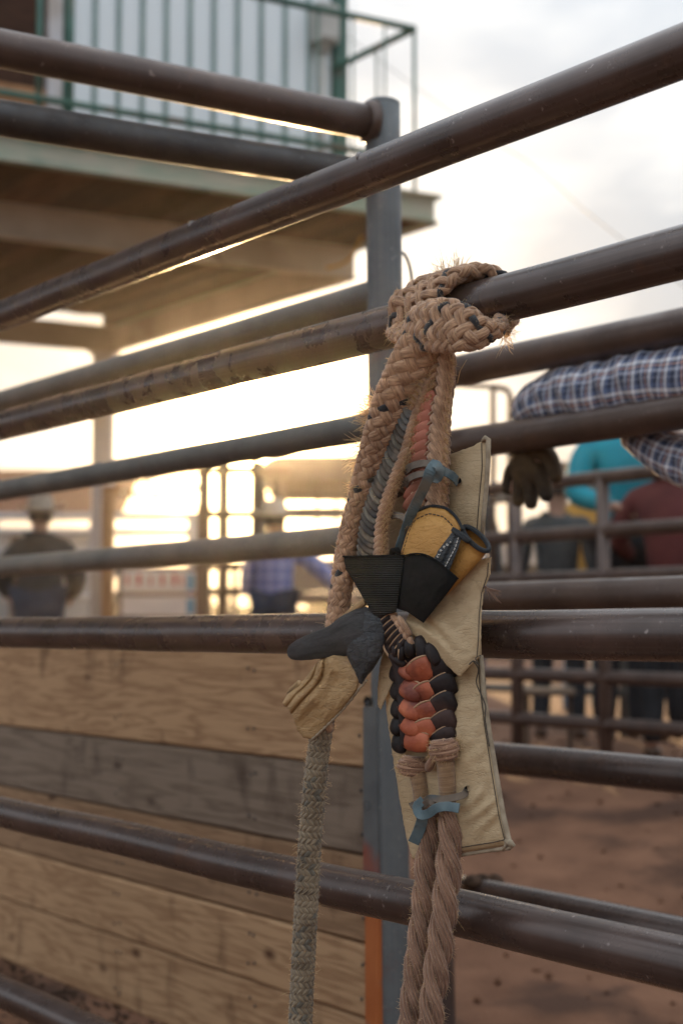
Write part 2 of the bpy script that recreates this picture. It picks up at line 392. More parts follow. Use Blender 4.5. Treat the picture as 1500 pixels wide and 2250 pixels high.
# ------------------------------------------------------------------ near fence (the one the rope is tied to)
NF = Plane(1050, 2.06)
tL, tR = NF.t(-330), NF.t(2350)
f1 = thing('pipe_fence', 'brown steel pipe fence nearest the camera with the bull rope tied to it', 'fence', NF.p(0, 0))
near_rail_y = [290, 671, 1394, 2019, 2651]
near_z = [NF.h(1050, y) for y in near_rail_y]
for k, z in enumerate(near_z):
    a, b = NF.p(tL, z), NF.p(tR, z)
    dd = (b - a).normalized()
    mb = MB(); pipe(mb, a, b, .0305, seg=36, step=.08, wob=.0016, seed=k * 11 + 2); mb.build('rail', M_PIPE, f1)
for tt in (tL - .03, tR + .03):
    p = NF.p(tt, 0); mb = MB(); pipe(mb, (p.x, p.y, -.2), (p.x, p.y, near_z[0] + .12), .0365, seed=3)
    pp = mb.build('post', M_PIPE, f1)
    mb = MB(); lathe(mb, (p.x, p.y, near_z[0] + .12), [(.0365, 0), (.034, .012), (.02, .022), (.0, .025)], 20); mb.build('post_cap', M_PIPE, pp)
    for z in near_z:
        w = MB(); s_ = 1 if tt < 0 else -1
        tube(w, [NF.p(tt + s_ * .030, z), NF.p(tt + s_ * .042, z)], [.038, .0325], 20); w.build('weld', M_PIPE2, pp)
# clamp burr under the lowest visible rail, little weld dimple marks on the top rails
for (px, zi, dy) in ((440, 0, 1), (820, 0, 1)):
    w = MB()
    q = NF.p(NF.t(px), near_z[zi]); n_ = Vector((-DL.y, DL.x, 0)); n_ = n_ if n_.y < 0 else -n_
    pts = []
    for k in range(9):
        a = R_(25 + k * 11); pts.append(q + n_ * (math.cos(a) * .0312) + Vector((0, 0, math.sin(a) * .0312)) + DL * (.004 * k))
    tube(w, pts, [.0006, .0016, .0021, .0023, .0023, .0021, .0018, .0013, .0006], 8)
    w.build('weld', M_PIPE, f1)

# ------------------------------------------------------------------ chute fence behind, its tall post, and the rails that run to the left off its top
CF = Plane(810, 3.30)
post_xy = at(842, HY, 3.25)
post_top = at(842, 232, 3.25).z
f2 = thing('pipe_fence', 'weathered grey pipe fence behind the sunlit gap, ending at the tall blue grey post', 'fence', (post_xy.x, post_xy.y, 0))
post_bot = at(866, HY, 3.27)
mb = MB(); pipe(mb, (post_bot.x, post_bot.y, -.2), (post_xy.x, post_xy.y, post_top), .0365, seg=32, seed=5); postb = mb.build('post', M_POST, f2); postb['label'] = 'tall blue grey post with rust stains'
mb = MB(); lathe(mb, (post_xy.x, post_xy.y, post_top - .001), [(.0368, 0), (.0368, .006), (.030, .011), (0, .013)], 28); mb.build('post_cap', M_POST, postb)
cf_t0 = CF.t(838); cf_tl = CF.t(-420)
for k, (px, py) in enumerate(((400, 768), (400, 1010), (400, 1215))):
    z = CF.h(px, py); a = CF.p(cf_t0, z); a.xy = post_xy.xy; b = CF.p(cf_tl, z)
    mb = MB(); pipe(mb, b, a, .0305, seg=28, seed=20 + k); mb.build('rail', M_PIPEG, f2)
pl_ = CF.p(cf_tl, 0); mb = MB(); pipe(mb, (pl_.x, pl_.y, 0), (pl_.x, pl_.y, CF.h(400, 768) + .15), .0365); mb.build('post', M_PIPEG, f2)
# two rails going left off the post top, high over the gap
f3 = thing('overhead_rail', 'dark brown pipe rail pair crossing high at upper left, welded to the post top', 'rail', (post_xy.x - 1, post_xy.y - .4, 0))
DT = DR
def rail_to(px0, py0, px1, py1, r, m, name, parent, seed, shorten=0.0):
    P = Plane(842, 3.25, DT)
    za = P.h(px0, py0); a = P.p(P.t(px0), za); zb = P.h(px1, py1); b = P.p(P.t(px1), zb)
    d = (b - a).normalized(); a2 = a - d * 1.1; mb = MB(); pipe(mb, a2, b - d * shorten, r, seg=30, seed=seed); return mb.build(name, m, parent)
rail_to(0, 110, 812, 268, .0355, M_PIPE2, 'rail', f3, 31)
rail_to(0, 262, 842, 392, .0335, M_BLACKPIPE, 'rail', f3, 32)
w = MB(); P = Plane(842, 3.25, DT); q = P.p(P.t(806), P.h(806, 266)); q2 = P.p(P.t(818), P.h(818, 268)); tube(w, [q - (q2 - q) * .4, q, q2], [.0365, .043, .047], 24); w.build('weld', M_PIPE2, f3)

# ------------------------------------------------------------------ plank gate
M_WOOD = {}
def wood(name, c1, c2, knot, ringc=13.0):
    m = bpy.data.materials.new(name); nt = nodes_of(m); N, L = nt.nodes, nt.links
    out = N.new('ShaderNodeOutputMaterial'); b = N.new('ShaderNodeBsdfPrincipled'); L.new(b.outputs[0], out.inputs[0]); b.inputs['Roughness'].default_value = .78
    b.inputs['Specular IOR Level'].default_value = .25
    t = N.new('ShaderNodeTexCoord'); mp_ = N.new('ShaderNodeMapping'); L.new(t.outputs['UV'], mp_.inputs[0]); mp_.inputs['Scale'].default_value = (.8, 9.0, 1)
    n1 = N.new('ShaderNodeTexNoise'); n1.inputs['Scale'].default_value = 2.6; n1.inputs['Detail'].default_value = 3; n1.inputs['Distortion'].default_value = .35; L.new(mp_.outputs[0], n1.inputs['Vector'])
    mu = N.new('ShaderNodeMath'); mu.operation = 'MULTIPLY'; mu.inputs[1].default_value = ringc; L.new(n1.outputs[0], mu.inputs[0])
    fr = N.new('ShaderNodeMath'); fr.operation = 'PINGPONG'; fr.inputs[1].default_value = 1.0; L.new(mu.outputs[0], fr.inputs[0])
    n2 = N.new('ShaderNodeTexNoise'); n2.inputs['Scale'].default_value = 30; n2.inputs['Detail'].default_value = 6
    mp2 = N.new('ShaderNodeMapping'); mp2.inputs['Scale'].default_value = (.35, 9, 1); L.new(t.outputs['UV'], mp2.inputs[0]); L.new(mp2.outputs[0], n2.inputs['Vector'])
    ad = N.new('ShaderNodeMath'); ad.operation = 'MULTIPLY_ADD'; ad.inputs[1].default_value = .55; L.new(n2.outputs[0], ad.inputs[0]); 
    hf = N.new('ShaderNodeMath'); hf.operation = 'MULTIPLY'; hf.inputs[1].default_value = .6; L.new(fr.outputs[0], hf.inputs[0]); L.new(hf.outputs[0], ad.inputs[2])
    r = N.new('ShaderNodeValToRGB'); L.new(ad.outputs[0], r.inputs[0]); e = r.color_ramp.elements; e[0].position = .28; e[0].color = c4(c1); e[1].position = .72; e[1].color = c4(c2)
    # knots and dark weather stains
    vo = N.new('ShaderNodeTexVoronoi'); vo.inputs['Scale'].default_value = 3.4; mp3 = N.new('ShaderNodeMapping'); mp3.inputs['Scale'].default_value = (1.0, 2.0, 1)
    L.new(t.outputs['UV'], mp3.inputs[0]); L.new(mp3.outputs[0], vo.inputs['Vector'])
    kr = N.new('ShaderNodeValToRGB'); L.new(vo.outputs['Distance'], kr.inputs[0]); ke = kr.color_ramp.elements; ke[0].position = .045; ke[0].color = (1, 1, 1, 1); ke[1].position = .13; ke[1].color = (0, 0, 0, 1)
    n3 = N.new('ShaderNodeTexNoise'); n3.inputs['Scale'].default_value = 2.4; n3.inputs['Detail'].default_value = 5; mp4 = N.new('ShaderNodeMapping'); mp4.inputs['Scale'].default_value = (3.4, 1.6, 1)
    L.new(t.outputs['UV'], mp4.inputs[0]); L.new(mp4.outputs[0], n3.inputs['Vector'])
    sr = N.new('ShaderNodeValToRGB'); L.new(n3.outputs[0], sr.inputs[0]); se = sr.color_ramp.elements; se[0].position = .60; se[0].color = (0, 0, 0, 1); se[1].position = .76; se[1].color = (.8, .8, .8, 1)
    mxx = N.new('ShaderNodeMath'); mxx.operation = 'MAXIMUM'; L.new(kr.outputs[0], mxx.inputs[0]); L.new(sr.outputs[0], mxx.inputs[1])
    mx = N.new('ShaderNodeMix'); mx.data_type = 'RGBA'; L.new(mxx.outputs[0], mx.inputs[0]); L.new(r.outputs[0], mx.inputs[6]); mx.inputs[7].default_value = c4(knot)
    L.new(mx.outputs[2], b.inputs['Base Color'])
    bn = N.new('ShaderNodeBump'); bn.inputs['Strength'].default_value = .5; bn.inputs['Distance'].default_value = .002; L.new(ad.outputs[0], bn.inputs['Height']); L.new(bn.outputs[0], b.inputs['Normal'])
    return m
W_PINE = wood('pine_plank', (.31, .175, .090), (.46, .285, .155), (.09, .038, .018))
W_GREY = wood('grey_plank', (.16, .115, .082), (.235, .175, .128), (.05, .03, .02), 9)
W_STAIN = wood('stained_plank', (.23, .135, .074), (.32, .195, .110), (.05, .022, .012), 11)
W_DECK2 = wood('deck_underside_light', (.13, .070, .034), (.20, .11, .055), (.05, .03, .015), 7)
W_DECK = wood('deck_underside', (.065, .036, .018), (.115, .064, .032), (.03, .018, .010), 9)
gate = thing('plank_gate', 'heavy chute gate of wide pine planks in a grey and orange steel frame', 'gate', CF.p(cf_t0, 0))
g_t0, g_t1 = CF.t(818), CF.t(-520)
seams = [CF.h(810, y) for y in (1400, 1690, 1884, 2079, 2244, 2440)]
nrm = Vector((DL.y, -DL.x, 0)); nrm = nrm if nrm.y > 0 else -nrm     # away from the camera
kinds = [W_PINE, W_GREY, W_STAIN, W_PINE, W_PINE]
for k in range(5):
    zt, zb = seams[k], seams[k + 1]; mb = MB(); off = (0.0, .004, .006, 0.002, .005)[k]
    skewbox(mb, CF.p(g_t0 + random.uniform(-.004, .004), zb + .0018) + nrm * off, DL * (g_t1 - g_t0), nrm * .038, Vector((0, 0, zt - zb - .0036)), bev=.005)
    if k < 4: skewbox(mb, CF.p(g_t0, zb - .010) + nrm * (off + .020), DL * (g_t1 - g_t0), nrm * .010, Vector((0, 0, .014)))  # hidden tongue added behind the seam to stop light leaking through
    o = mb.build('plank', kinds[k], gate)
    # shift each plank's grain
    for l in o.data.uv_layers[0].data: l.uv = (l.uv[0] + k * 3.7, l.uv[1] + k * 1.9)
for k in range(5):
    for px in (800, 792, 560, 548, 268, 258):
        for fz in (.25, .75):
            q = CF.p(CF.t(px + random.uniform(-3, 3)), lerp(seams[k + 1], seams[k], fz + random.uniform(-.05, .05))) + nrm * ((0.0, .004, .006, 0.002, .005)[k] - .0012)
            mb = MB(); lathe(mb, q, [(0, .0012), (.0035, .0008), (.0042, -.0006)], 8, rot=(-nrm).to_track_quat('Z', 'Y').to_matrix()); mb.build('nail', M_BLACKPIPE, gate)
M_ORANGE = mat('orange_paint_worn', (.33, .085, .018), (.42, .12, .028), (.13, .13, .125), scale=9, rough=.55, bump=.2, lo=.3, hi=.6)
M_GREYP = mat('grey_paint_worn', (.07, .075, .078), (.12, .125, .125), (.26, .055, .025), scale=9, rough=.55, bump=.2)
gtop, gbot = seams[0] - .14, -.05
zs = [gtop, seams[2] + .05, seams[3] + .02, gbot]
mb = MB(); skewbox(mb, CF.p(CF.t(851), seams[4] + .27) + nrm * -.030, DL * (CF.t(821) - CF.t(851)), nrm * .022, Vector((0, 0, gtop - seams[4] - .27)), bev=.003); a_ = mb.build('frame_bar', M_GREYP, gate)
mb = MB(); skewbox(mb, CF.p(CF.t(853), gbot) + nrm * -.030, DL * (CF.t(825) - CF.t(853)), nrm * .022, Vector((0, 0, seams[4] + .266 - gbot)), bev=.003); a_ = mb.build('frame_bar', M_ORANGE, gate); a_['label'] = 'lower gate upright painted orange'
for z in (gtop - .05, .12):
    mb = MB(); pipe(mb, CF.p(CF.t(812), z) + nrm * .062, CF.p(g_t1, z) + nrm * .062, .022, seg=16); mb.build('back_rail', M_GREYP, gate)
for zz_ in (CF.h(830, 1768), CF.h(830, 1540)):
    mb = MB(); q = CF.p(CF.t(831), zz_) - nrm * .031; lathe(mb, q, [(.0, -.008), (.009, -.008), (.011, -.002), (.011, .0)], 6, rot=(-nrm).to_track_quat('Z', 'Y').to_matrix()); mb.build('bolt', M_BLACKPIPE, gate)

# ------------------------------------------------------------------ arena fence on the right
AF = Plane(1000, 3.60)
f4 = thing('pipe_fence', 'dark brown pipe fence on the right that the plaid sleeve leans over', 'fence', AF.p(AF.t(975), 0))
aR = AF.t(2600)
for k, py in enumerate((818, 978, 1316, 1656, 1954)):
    z = AF.h(1000, py); mb = MB(); pipe(mb, AF.p(AF.t(968), z), AF.p(aR, z), .0355 if k < 2 else .034, seg=28, seed=40 + k); mb.build('rail', M_PIPE2 if k < 3 else M_PIPE, f4)
for px, px2, r in ((970, 930, .0365), (2600, 2600, .0365)):
    q = AF.p(AF.t(px), 0); q2 = AF.p(AF.t(px2), 0); mb = MB(); pipe(mb, (q.x, q.y, -.2), (q2.x, q2.y, AF.h(1000, 818) + .035), r); po = mb.build('post', M_PIPE2, f4)
mb = MB(); q = AF.p(AF.t(1058), AF.h(1000, 1954) + .034)
for s_ in range(7): lathe(mb, q + Vector((random.uniform(-.03, .03), random.uniform(-.02, .02), -.006)), [(0, -.012), (.016, -.008), (.02, 0), (.012, .012), (0, .016)], 7)
mb.build('mud_lump', M_CLOD, f4)

# farther fences of the arena
def back_fence(px, y, rails, r, m, label, pxl, pxr, posts, top, pr=.03, cat='fence'):
    P = Plane(px, y); f = thing('pipe_fence', label, cat, P.p(P.t((pxl + pxr) / 2), .4), group=None)
    for k, py in enumerate(rails):
        z = P.h(px, py); mb = MB(); pipe(mb, P.p(P.t(pxl), z), P.p(P.t(pxr), z), r, seg=14, step=.5, seed=k + px); mb.build('rail', m, f)
    for q_ in posts:
        q = P.p(P.t(q_), 0); mb = MB(); pipe(mb, (q.x, q.y, gz(q.x, q.y) - .2), (q.x, q.y, P.h(px, top)), pr, seg=14, step=.5); mb.build('post', m, f)
    return P
P6 = back_fence(1300, 6.9, (1052, 1169, 1267, 1487, 1590), .030, M_PIPE2, 'brown pipe fence in front of the people on the right', 920, 3000, (1002, 1135, 1327, 2200, 2900), 1040)
P8 = back_fence(1300, 9.0, (1077, 1172, 1300, 1520), .026, M_PIPEG, 'paler grey brown pipe fence behind the people on the right', 905, 3200, (915, 1370, 1900, 3100), 1070)
# ------------------------------------------------------------------ announcer's stand on its deck
C0 = at(955, HY, 10.0); C0.z = 0
def SPt(a, b, z): return C0 - DR * a + DL * b + Vector((0, 0, z))
def bx(mb, a0, a1, b0, b1, z0, z1, mi=0, bev=.004):
    return skewbox(mb, SPt(a0, b0, z0), -DR * (a1 - a0), DL * (b1 - b0), Vector((0, 0, z1 - z0)), mi, bev)
DZ = EYE + 2.76
M_FASC = mat('peeling_green_cream_paint', (.20, .32, .24), (.42, .40, .32), (.10, .22, .17), scale=2.2, stretch=(1, 1, 2.5), rough=.6, bump=.3, bscale=20)
M_BEAM = mat('cream_painted_steel', (.42, .38, .30), (.56, .52, .43), (.30, .25, .19), scale=2.5, rough=.6, bump=.2)
M_WALL = mat('white_wall_panel', (.82, .89, .92), (.87, .92, .94), scale=1.5, stretch=(1, 1, .3), rough=.5, bump=.08, bscale=8)
M_BATTEN = mat('sage_green_batten', (.20, .29, .28), (.27, .37, .35), scale=4, rough=.55)
M_GREEN = mat('dark_green_paint', (.030, .10, .075), (.06, .16, .12), (.10, .09, .06), scale=7, rough=.45, bump=.15)
M_WHITEP = mat('white_post_paint', (.52, .52, .55), (.66, .65, .66), (.45, .40, .36), scale=3, rough=.5, bump=.1)
M_BOX = mat('grey_box_paint', (.42, .41, .38), (.52, .51, .47), scale=5, rough=.45)
M_DARKW = wood('dark_interior_board', (.035, .016, .010), (.07, .032, .018), (.02, .01, .008))
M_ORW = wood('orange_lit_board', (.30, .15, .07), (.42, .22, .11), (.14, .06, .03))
deck = thing('announcer_stand', 'raised wooden deck on white posts carrying the white cabin, upper left', 'stand', SPt(3, 2, 0))
A1, B1 = 9.6, 4.42
# fascia channel along the front and the right side
for (a0, a1, b0, b1) in ((0.0, A1, -.02, .02),):
    mb = MB(); bx(mb, a0, a1, -.012, .0, DZ - .165, DZ - .012); bx(mb, a0 - .02, a1, -.075, .0, DZ - .010, DZ + .0); bx(mb, a0, a1, -.06, .0, DZ - .178, DZ - .167); o = mb.build('fascia', M_FASC, deck)
mb = MB(); bx(mb, -.012, .0, 0, B1, DZ - .165, DZ - .012); bx(mb, -.06, .0, 0, B1, DZ - .010, DZ); bx(mb, -.045, .0, 0, B1, DZ - .178, DZ - .167); mb.build('fascia', M_FASC, deck)
# deck planks run away from the camera
k = 0; a = .004
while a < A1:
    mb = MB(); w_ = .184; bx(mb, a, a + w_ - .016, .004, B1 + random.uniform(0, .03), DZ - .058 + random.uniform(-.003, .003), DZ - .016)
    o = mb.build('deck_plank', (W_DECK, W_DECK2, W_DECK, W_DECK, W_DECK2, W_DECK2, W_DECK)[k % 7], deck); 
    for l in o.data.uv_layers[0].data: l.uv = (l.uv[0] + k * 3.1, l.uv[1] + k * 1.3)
    a += w_; k += 1
k = 0
for a in [0.05, 1.45, 3.1, 4.9, 6.4, 7.9]:
    mb = MB(); bx(mb, a, a + .045, .01, B1 - .06, DZ - .165, DZ - .060); o = mb.build('joist', W_DECK, deck)
for b in (.85, B1 - .10):
    mb = MB(); bx(mb, .0, A1, b, b + .012, DZ - .37, DZ - .168); bx(mb, 0, A1, b - .04, b + .05, DZ - .178, DZ - .1685, bev=.002); bx(mb, 0, A1, b - .04, b + .05, DZ - .382, DZ - .371, bev=.002); mb.build('cross_beam', M_BEAM, deck)
mb = MB(); bx(mb, .03, .045, .9, B1, DZ - .37, DZ - .180); bx(mb, -.01, .09, .9, B1, DZ - .385, DZ - .372, bev=.002); mb.build('side_beam', M_BEAM, deck)
for a in (.85 + .35, 3.3, 5.05, 6.9):     # slanting tie straps on the front beam
    mb = MB(); p0, p1 = SPt(a, .835, DZ - .17), SPt(a - .22, .835, DZ - .385)
    tube(mb, [p0, p1], .009, 6); mb.build('strap', M_BLACKPIPE, deck)
for (a, b, r) in ((.10, B1 - .10, .085), (8.6, B1 - .10, .085), (7.9, .86, .07)):
    q = SPt(a, b, 0); g = gz(q.x, q.y)
    mb = MB(); skewbox(mb, (q.x - r, q.y - r, g - .1), (2 * r, 0, 0), (0, 2 * r, 0), (0, 0, DZ - .386 - g + .1), bev=.012); mb.build('support_post', M_WHITEP, deck)
    mb = MB(); skewbox(mb, (q.x - r * 1.5, q.y - r * 1.5, DZ - .40), (3 * r, 0, 0), (0, 3 * r, 0), (0, 0, .014), bev=.002); mb.build('post_plate', M_BEAM, deck)
# handrail of the deck
def rod(a0, b0, z0, a1, b1, z1, r, name='baluster', m=M_GREEN, par=None):
    mb = MB(); tube(mb, [SPt(a0, b0, z0), SPt(a1, b1, z1)], r, 8); return mb.build(name, m, par or deck)
hr = DZ + 1.10
rod(.10, .05, hr, A1, .05, hr, .024, 'handrail'); rod(.10, .05, hr, .10, B1 - .1, hr, .024, 'handrail')
rod(.10, .05, DZ + .24, A1, .05, DZ + .24, .022, 'bottom_rail'); rod(.10, .05, DZ + .24, .10, B1 - .1, DZ + .24, .014, 'bottom_rail')
def a_at(px, b):
    lo_, hi_ = -2, 12
    for _ in range(40):
        mid = (lo_ + hi_) / 2; q = SPt(mid, b, 0); pxx = CX + FPX * (q.x / (q.y * 1.0)) * (1 / 1.00275)
        if pxx > px: lo_ = mid
        else: hi_ = mid
    return lo_
for px in (72, 142):
    a = a_at(px, .05); rod(a, .05, DZ, a, .05, hr, .022 if px > 100 else .018, 'rail_post')
for b in (.45, 1.0, 1.6, 2.2, 2.9, 3.6, 4.25): rod(.10, b, DZ + .24, .10, b, hr, .008)
for a in (.32, .55, .8): rod(a, .05, DZ, a, .05, hr, .007)
rod(.10, .05, DZ, .10, .05, hr, .012, 'rail_post')
# the cabin
aw = a_at(757, .95); cab = thing('cabin', 'white panelled announcer cabin with green battens standing on the raised deck', 'building', SPt(aw, .95, DZ))
ch = 3.4; al = a_at(128, .95)
px_s = [745 - 53.5 * k for k in range(0, 11)]
edges = [a_at(728 - 53.3 * k, .95) for k in range(0, 12)]
for k in range(11):
    mb = MB(); bx(mb, edges[k] + .001, edges[k + 1] - .001, .95, .985, DZ + .002, DZ + ch); o = mb.build('wall_panel', M_WALL, cab)
    if k > 0: mb = MB(); bx(mb, edges[k] - .014, edges[k] + .014, .925, .949, DZ + .002, DZ + ch); mb.build('batten', M_BATTEN, cab)
al = edges[11]
mb = MB(); bx(mb, edges[0] - .095, edges[0], .90, 1.0, DZ + .002, DZ + ch); mb.build('corner_trim', M_GREEN, cab)
mb = MB(); bx(mb, al, al + .05, .91, 1.0, DZ + .002, DZ + ch); mb.build('corner_trim', M_GREEN, cab)
mb = MB(); bx(mb, al + .055, al + .15, .93, 1.0, DZ + .002, DZ + ch); mb.build('door_jamb', M_WHITEP, cab)
mb = MB(); bx(mb, edges[0] - .05, edges[0] - .01, 1.0, 3.2, DZ + .002, DZ + ch); mb.build('side_wall', M_WALL, cab)
mb = MB(); bx(mb, edges[0] - .05, al + .1, 3.2, 3.24, DZ + .002, DZ + ch); mb.build('back_wall', M_WALL, cab)
mb = MB(); bx(mb, edges[0] - .2, A1, .8, 3.4, DZ + ch, DZ + ch + .12); mb.build('roof', M_GREEN, cab)
mb = MB(); bx(mb, al + .16, A1, .96, 1.0, DZ + .62, DZ + ch); mb.build('dark_board', M_DARKW, cab)  # dark sheet in the opening; the interior's shade is put into its colour
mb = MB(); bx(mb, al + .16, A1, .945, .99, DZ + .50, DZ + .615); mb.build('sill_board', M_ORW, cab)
# meter box and its conduit
e0 = a_at(744, .85); e1 = a_at(689, .85); zb_ = at(715, 100, SPt(e0, .85, 0).y).z; zt_ = at(715, 18, SPt(e0, .85, 0).y).z
mbx = thing('meter_box', 'small grey electrical meter box on the cabin wall beside the green corner', 'box', SPt((e0 + e1) / 2, .85, zb_))
mb = MB(); bx(mb, e0 + .02, e1, .80, .922, zb_, zt_, bev=.02); mb.build('housing', M_BOX, mbx)
mb = MB(); bx(mb, e0 + .035, e1 - .015, .785, .799, zb_ + .02, zt_ - .02, bev=.006); mb.build('cover', M_BOX, mbx)
mb = MB(); am = (e0 + e1) / 2; tube(mb, [SPt(am, .90, zb_), SPt(am, .90, DZ + .01)], .022, 12); tube(mb, [SPt(am, .88, zb_ + .001), SPt(am, .88, zb_ - .05)], .04, 12); mb.build('conduit', M_BOX, mbx)
# cable and yellow strap hanging behind the tall post
M_CABLE = mat('black_cable', (.015, .015, .016), rough=.5)
pts = [at(px, py, 3.36) for px, py in ((868, 560), (885, 556), (898, 580), (904, 615), (902, 650), (893, 690), (876, 720))]
mb = MB(); tube(mb, [Vector(p) for p in smoothpath(pts, 40)], .0035, 8)
tag(mb.build('cable', M_CABLE), 'black cable looping out from behind the tall blue grey post', 'cable')
M_YEL = mat('yellow_hose', (.42, .22, .02), (.5, .28, .04), scale=5, rough=.5)
yq = SPt(.9, .8, 0).y
pts = [at(px, py, yq) for px, py in ((795, 520), (775, 560), (750, 580), (730, 586), (716, 590))]
mb = MB(); tube(mb, [Vector(p) for p in smoothpath(pts, 30)], .013, 8)
tag(mb.build('hose', M_YEL), 'yellow hose looped under the deck beam beside the tall post', 'hose')
mb = MB(); pts = [at(1000, 255, 12), at(1180, 370, 11), at(1370, 530, 10)]; d0 = (pts[0] - pts[2]).normalized()
tube(mb, [Vector(p) for p in smoothpath([pts[0] + d0 * 5] + pts + [pts[2] - d0 * 6], 30)], .003, 6)
tag(mb.build('guy_wire', M_CABLE), 'thin dark wire slanting across the pale sky on the right', 'wire')

# ------------------------------------------------------------------ background, left
M_ROOF = wood('rust_brown_roof', (.12, .045, .018), (.18, .070, .028), (.06, .027, .013))
M_SHEDW = mat('pale_shed_wall', (.26, .25, .24), (.34, .32, .30), scale=2, rough=.7)
M_PENP = mat('pale_pen_paint', (.32, .31, .31), (.42, .41, .40), scale=3, rough=.5)
M_STEEL = mat('rusty_steel', (.085, .055, .04), (.15, .10, .07), scale=6, rough=.6, metal=.2)
def gbox(mb, px0, px1, y, z0, z1, depth, mi=0, bev=.01):
    p0, p1 = at(px0, HY, y), at(px1, HY, y); return skewbox(mb, (p0.x, y, z0), (p1.x - p0.x, 0, 0), (0, depth, 0), (0, 0, z1 - z0), mi, bev)
def zat(py, y): return EYE + (HY - py) / FPX * y
YS = 28.0
shed = thing('shed', 'long shed with a rust brown roof behind the cowboy, left edge', 'shed', (at(0, HY, YS).x, YS, .45))
for k in range(7):
    z0 = .45 + k * .30; mb = MB()
    if zat(1146, YS) > z0: gbox(mb, -420, 236, YS + .0, z0, min(z0 + .285, zat(1146, YS)), .05); mb.build('wall_board', M_SHEDW, shed)
p0, p1 = at(-450, HY, YS - .5), at(262, HY, YS - .5)
for k in range(26):
    x0 = lerp(p0.x, p1.x, k / 26); x1 = lerp(p0.x, p1.x, (k + 1) / 26); mb = MB()
    skewbox(mb, (x0 + .005, YS - .5, zat(1146, YS)), (x1 - x0 - .01, 0, 0), (0, 3.0, zat(1030, YS + 2) - zat(1146, YS)), (0, 0, .04)); mb.build('roof_sheet', M_ROOF, shed)
mb = MB(); gbox(mb, -420, 236, YS + 5, .45, zat(1120, YS), .05); mb.build('back_wall', M_SHEDW, shed)
for k, (px0, px1) in enumerate(((-60, -10), (20, 44), (215, 226))):
    mb = MB(); gbox(mb, px0, px1, YS - .08, .45, zat(1165, YS), .06); mb.build('door', M_STEEL, shed)
# white pipe pen between shed and stand
def pen(px0, px1, y, pys, r, m, label, posts, top, name='pen_fence', cat='pen'):
    f = thing(name, label, cat, (at((px0 + px1) / 2, HY, y).x, y, .45))
    for py in pys:
        mb = MB(); z = zat(py, y); tube(mb, [at(px0, HY, y).xy.to_3d() + Vector((0, 0, z)), at(px1, HY, y).xy.to_3d() + Vector((0, 0, z))], r, 10); mb.build('rail', m, f)
    for px in posts:
        q = at(px, HY, y); mb = MB(); tube(mb, [Vector((q.x, y + r * 1.2, .3)), Vector((q.x, y + r * 1.2, zat(top, y)))], r * 1.5, 10); mb.build('post', m, f)
    return f
pen(-300, 425, 20, (1135, 1170, 1212, 1262, 1312), .045, M_PENP, 'pale pipe pen in front of the brown roofed shed', (-260, -20, 205, 420), 1125)
pen(232, 262, 12.9, (1075,), .03, M_ORW, 'slim orange brown timber post pair beside the white support column', (232, 236), 1068, 'gate_post', 'post')
# pair of brown stall posts and the pipe frames round the sun
pen(443, 640, 12.5, (1033, 1130, 1245, 1300), .032, M_STEEL, 'rusty open pipe frame of the far chute left of the trailer', (446, 489, 563), 1012, 'chute_frame', 'frame')
q = at(445, HY, 12.3); mb = MB(); skewbox(mb, (q.x - .05, 12.3, .3), (.10, 0, 0), (0, .10, 0), (0, 0, zat(1110, 12.3) - .3), bev=.01)
tag(mb.build('stall_post', M_STEEL), 'stout rust brown post between the banner and the man in blue plaid', 'post')
q = at(559, HY, 12.8); mb = MB(); tube(mb, [Vector((q.x, 12.8, .3)), Vector((q.x, 12.8, zat(1090, 12.8)))], .02, 10); tube(mb, [Vector((q.x, 12.8, zat(1090, 12.8))), Vector((q.x, 12.8, zat(838, 12.8)))], .007, 8)
tag(mb.build('mast', M_STEEL), 'thin upright mast standing in the glare of the sun', 'mast')
# sponsor banners on the far fence: white cloth with blurred red blocks and a blue end
M_BANNER = mat('white_banner', (.62, .58, .56), (.70, .66, .62), scale=4, rough=.6)
M_RED = mat('red_print', (.45, .055, .045), rough=.6); M_BLUE = mat('blue_print', (.07, .25, .42), rough=.6)
for (px0, px1, py0, py1, lab) in ((268, 428, 1258, 1300, 'white sponsor banner with a row of red marks and a blue end, hung above another'),
                                  (268, 428, 1312, 1352, 'plain white banner with one blue patch hung lowest beside the brown post')):
    y = 14.2; bt = thing('banner', lab, 'banner', (at((px0 + px1) / 2, HY, y).x, y, zat(py1, y)))
    mb = MB(); gbox(mb, px0, px1, y, zat(py1, y), zat(py0, y), .012, bev=.001); mb.build('cloth', M_BANNER, bt)
    mb = MB(); gbox(mb, px1 - 18, px1 - 2, y - .004, zat(py1 - 3, y), zat(py0 + 3, y), .0035, bev=0); mb.build('printed_patch', M_BLUE, bt)
    if py0 < 1300:
        for k, px in enumerate((276, 300, 328, 352, 378, 396)):
            mb = MB(); w_ = (6, 9, 5, 8, 9, 6)[k]; gbox(mb, px, px + w_, y - .004, zat(py1 - 14, y), zat(py0 + (6, 4, 8, 5, 3, 9)[k], y), .0035, bev=0); mb.build('printed_mark', M_RED, bt)
pen(240, 520, 14.4, (1250, 1306, 1358), .02, M_STEEL, 'thin rusty fence that the white sponsor banners hang on', (262, 434, 515), 1240)
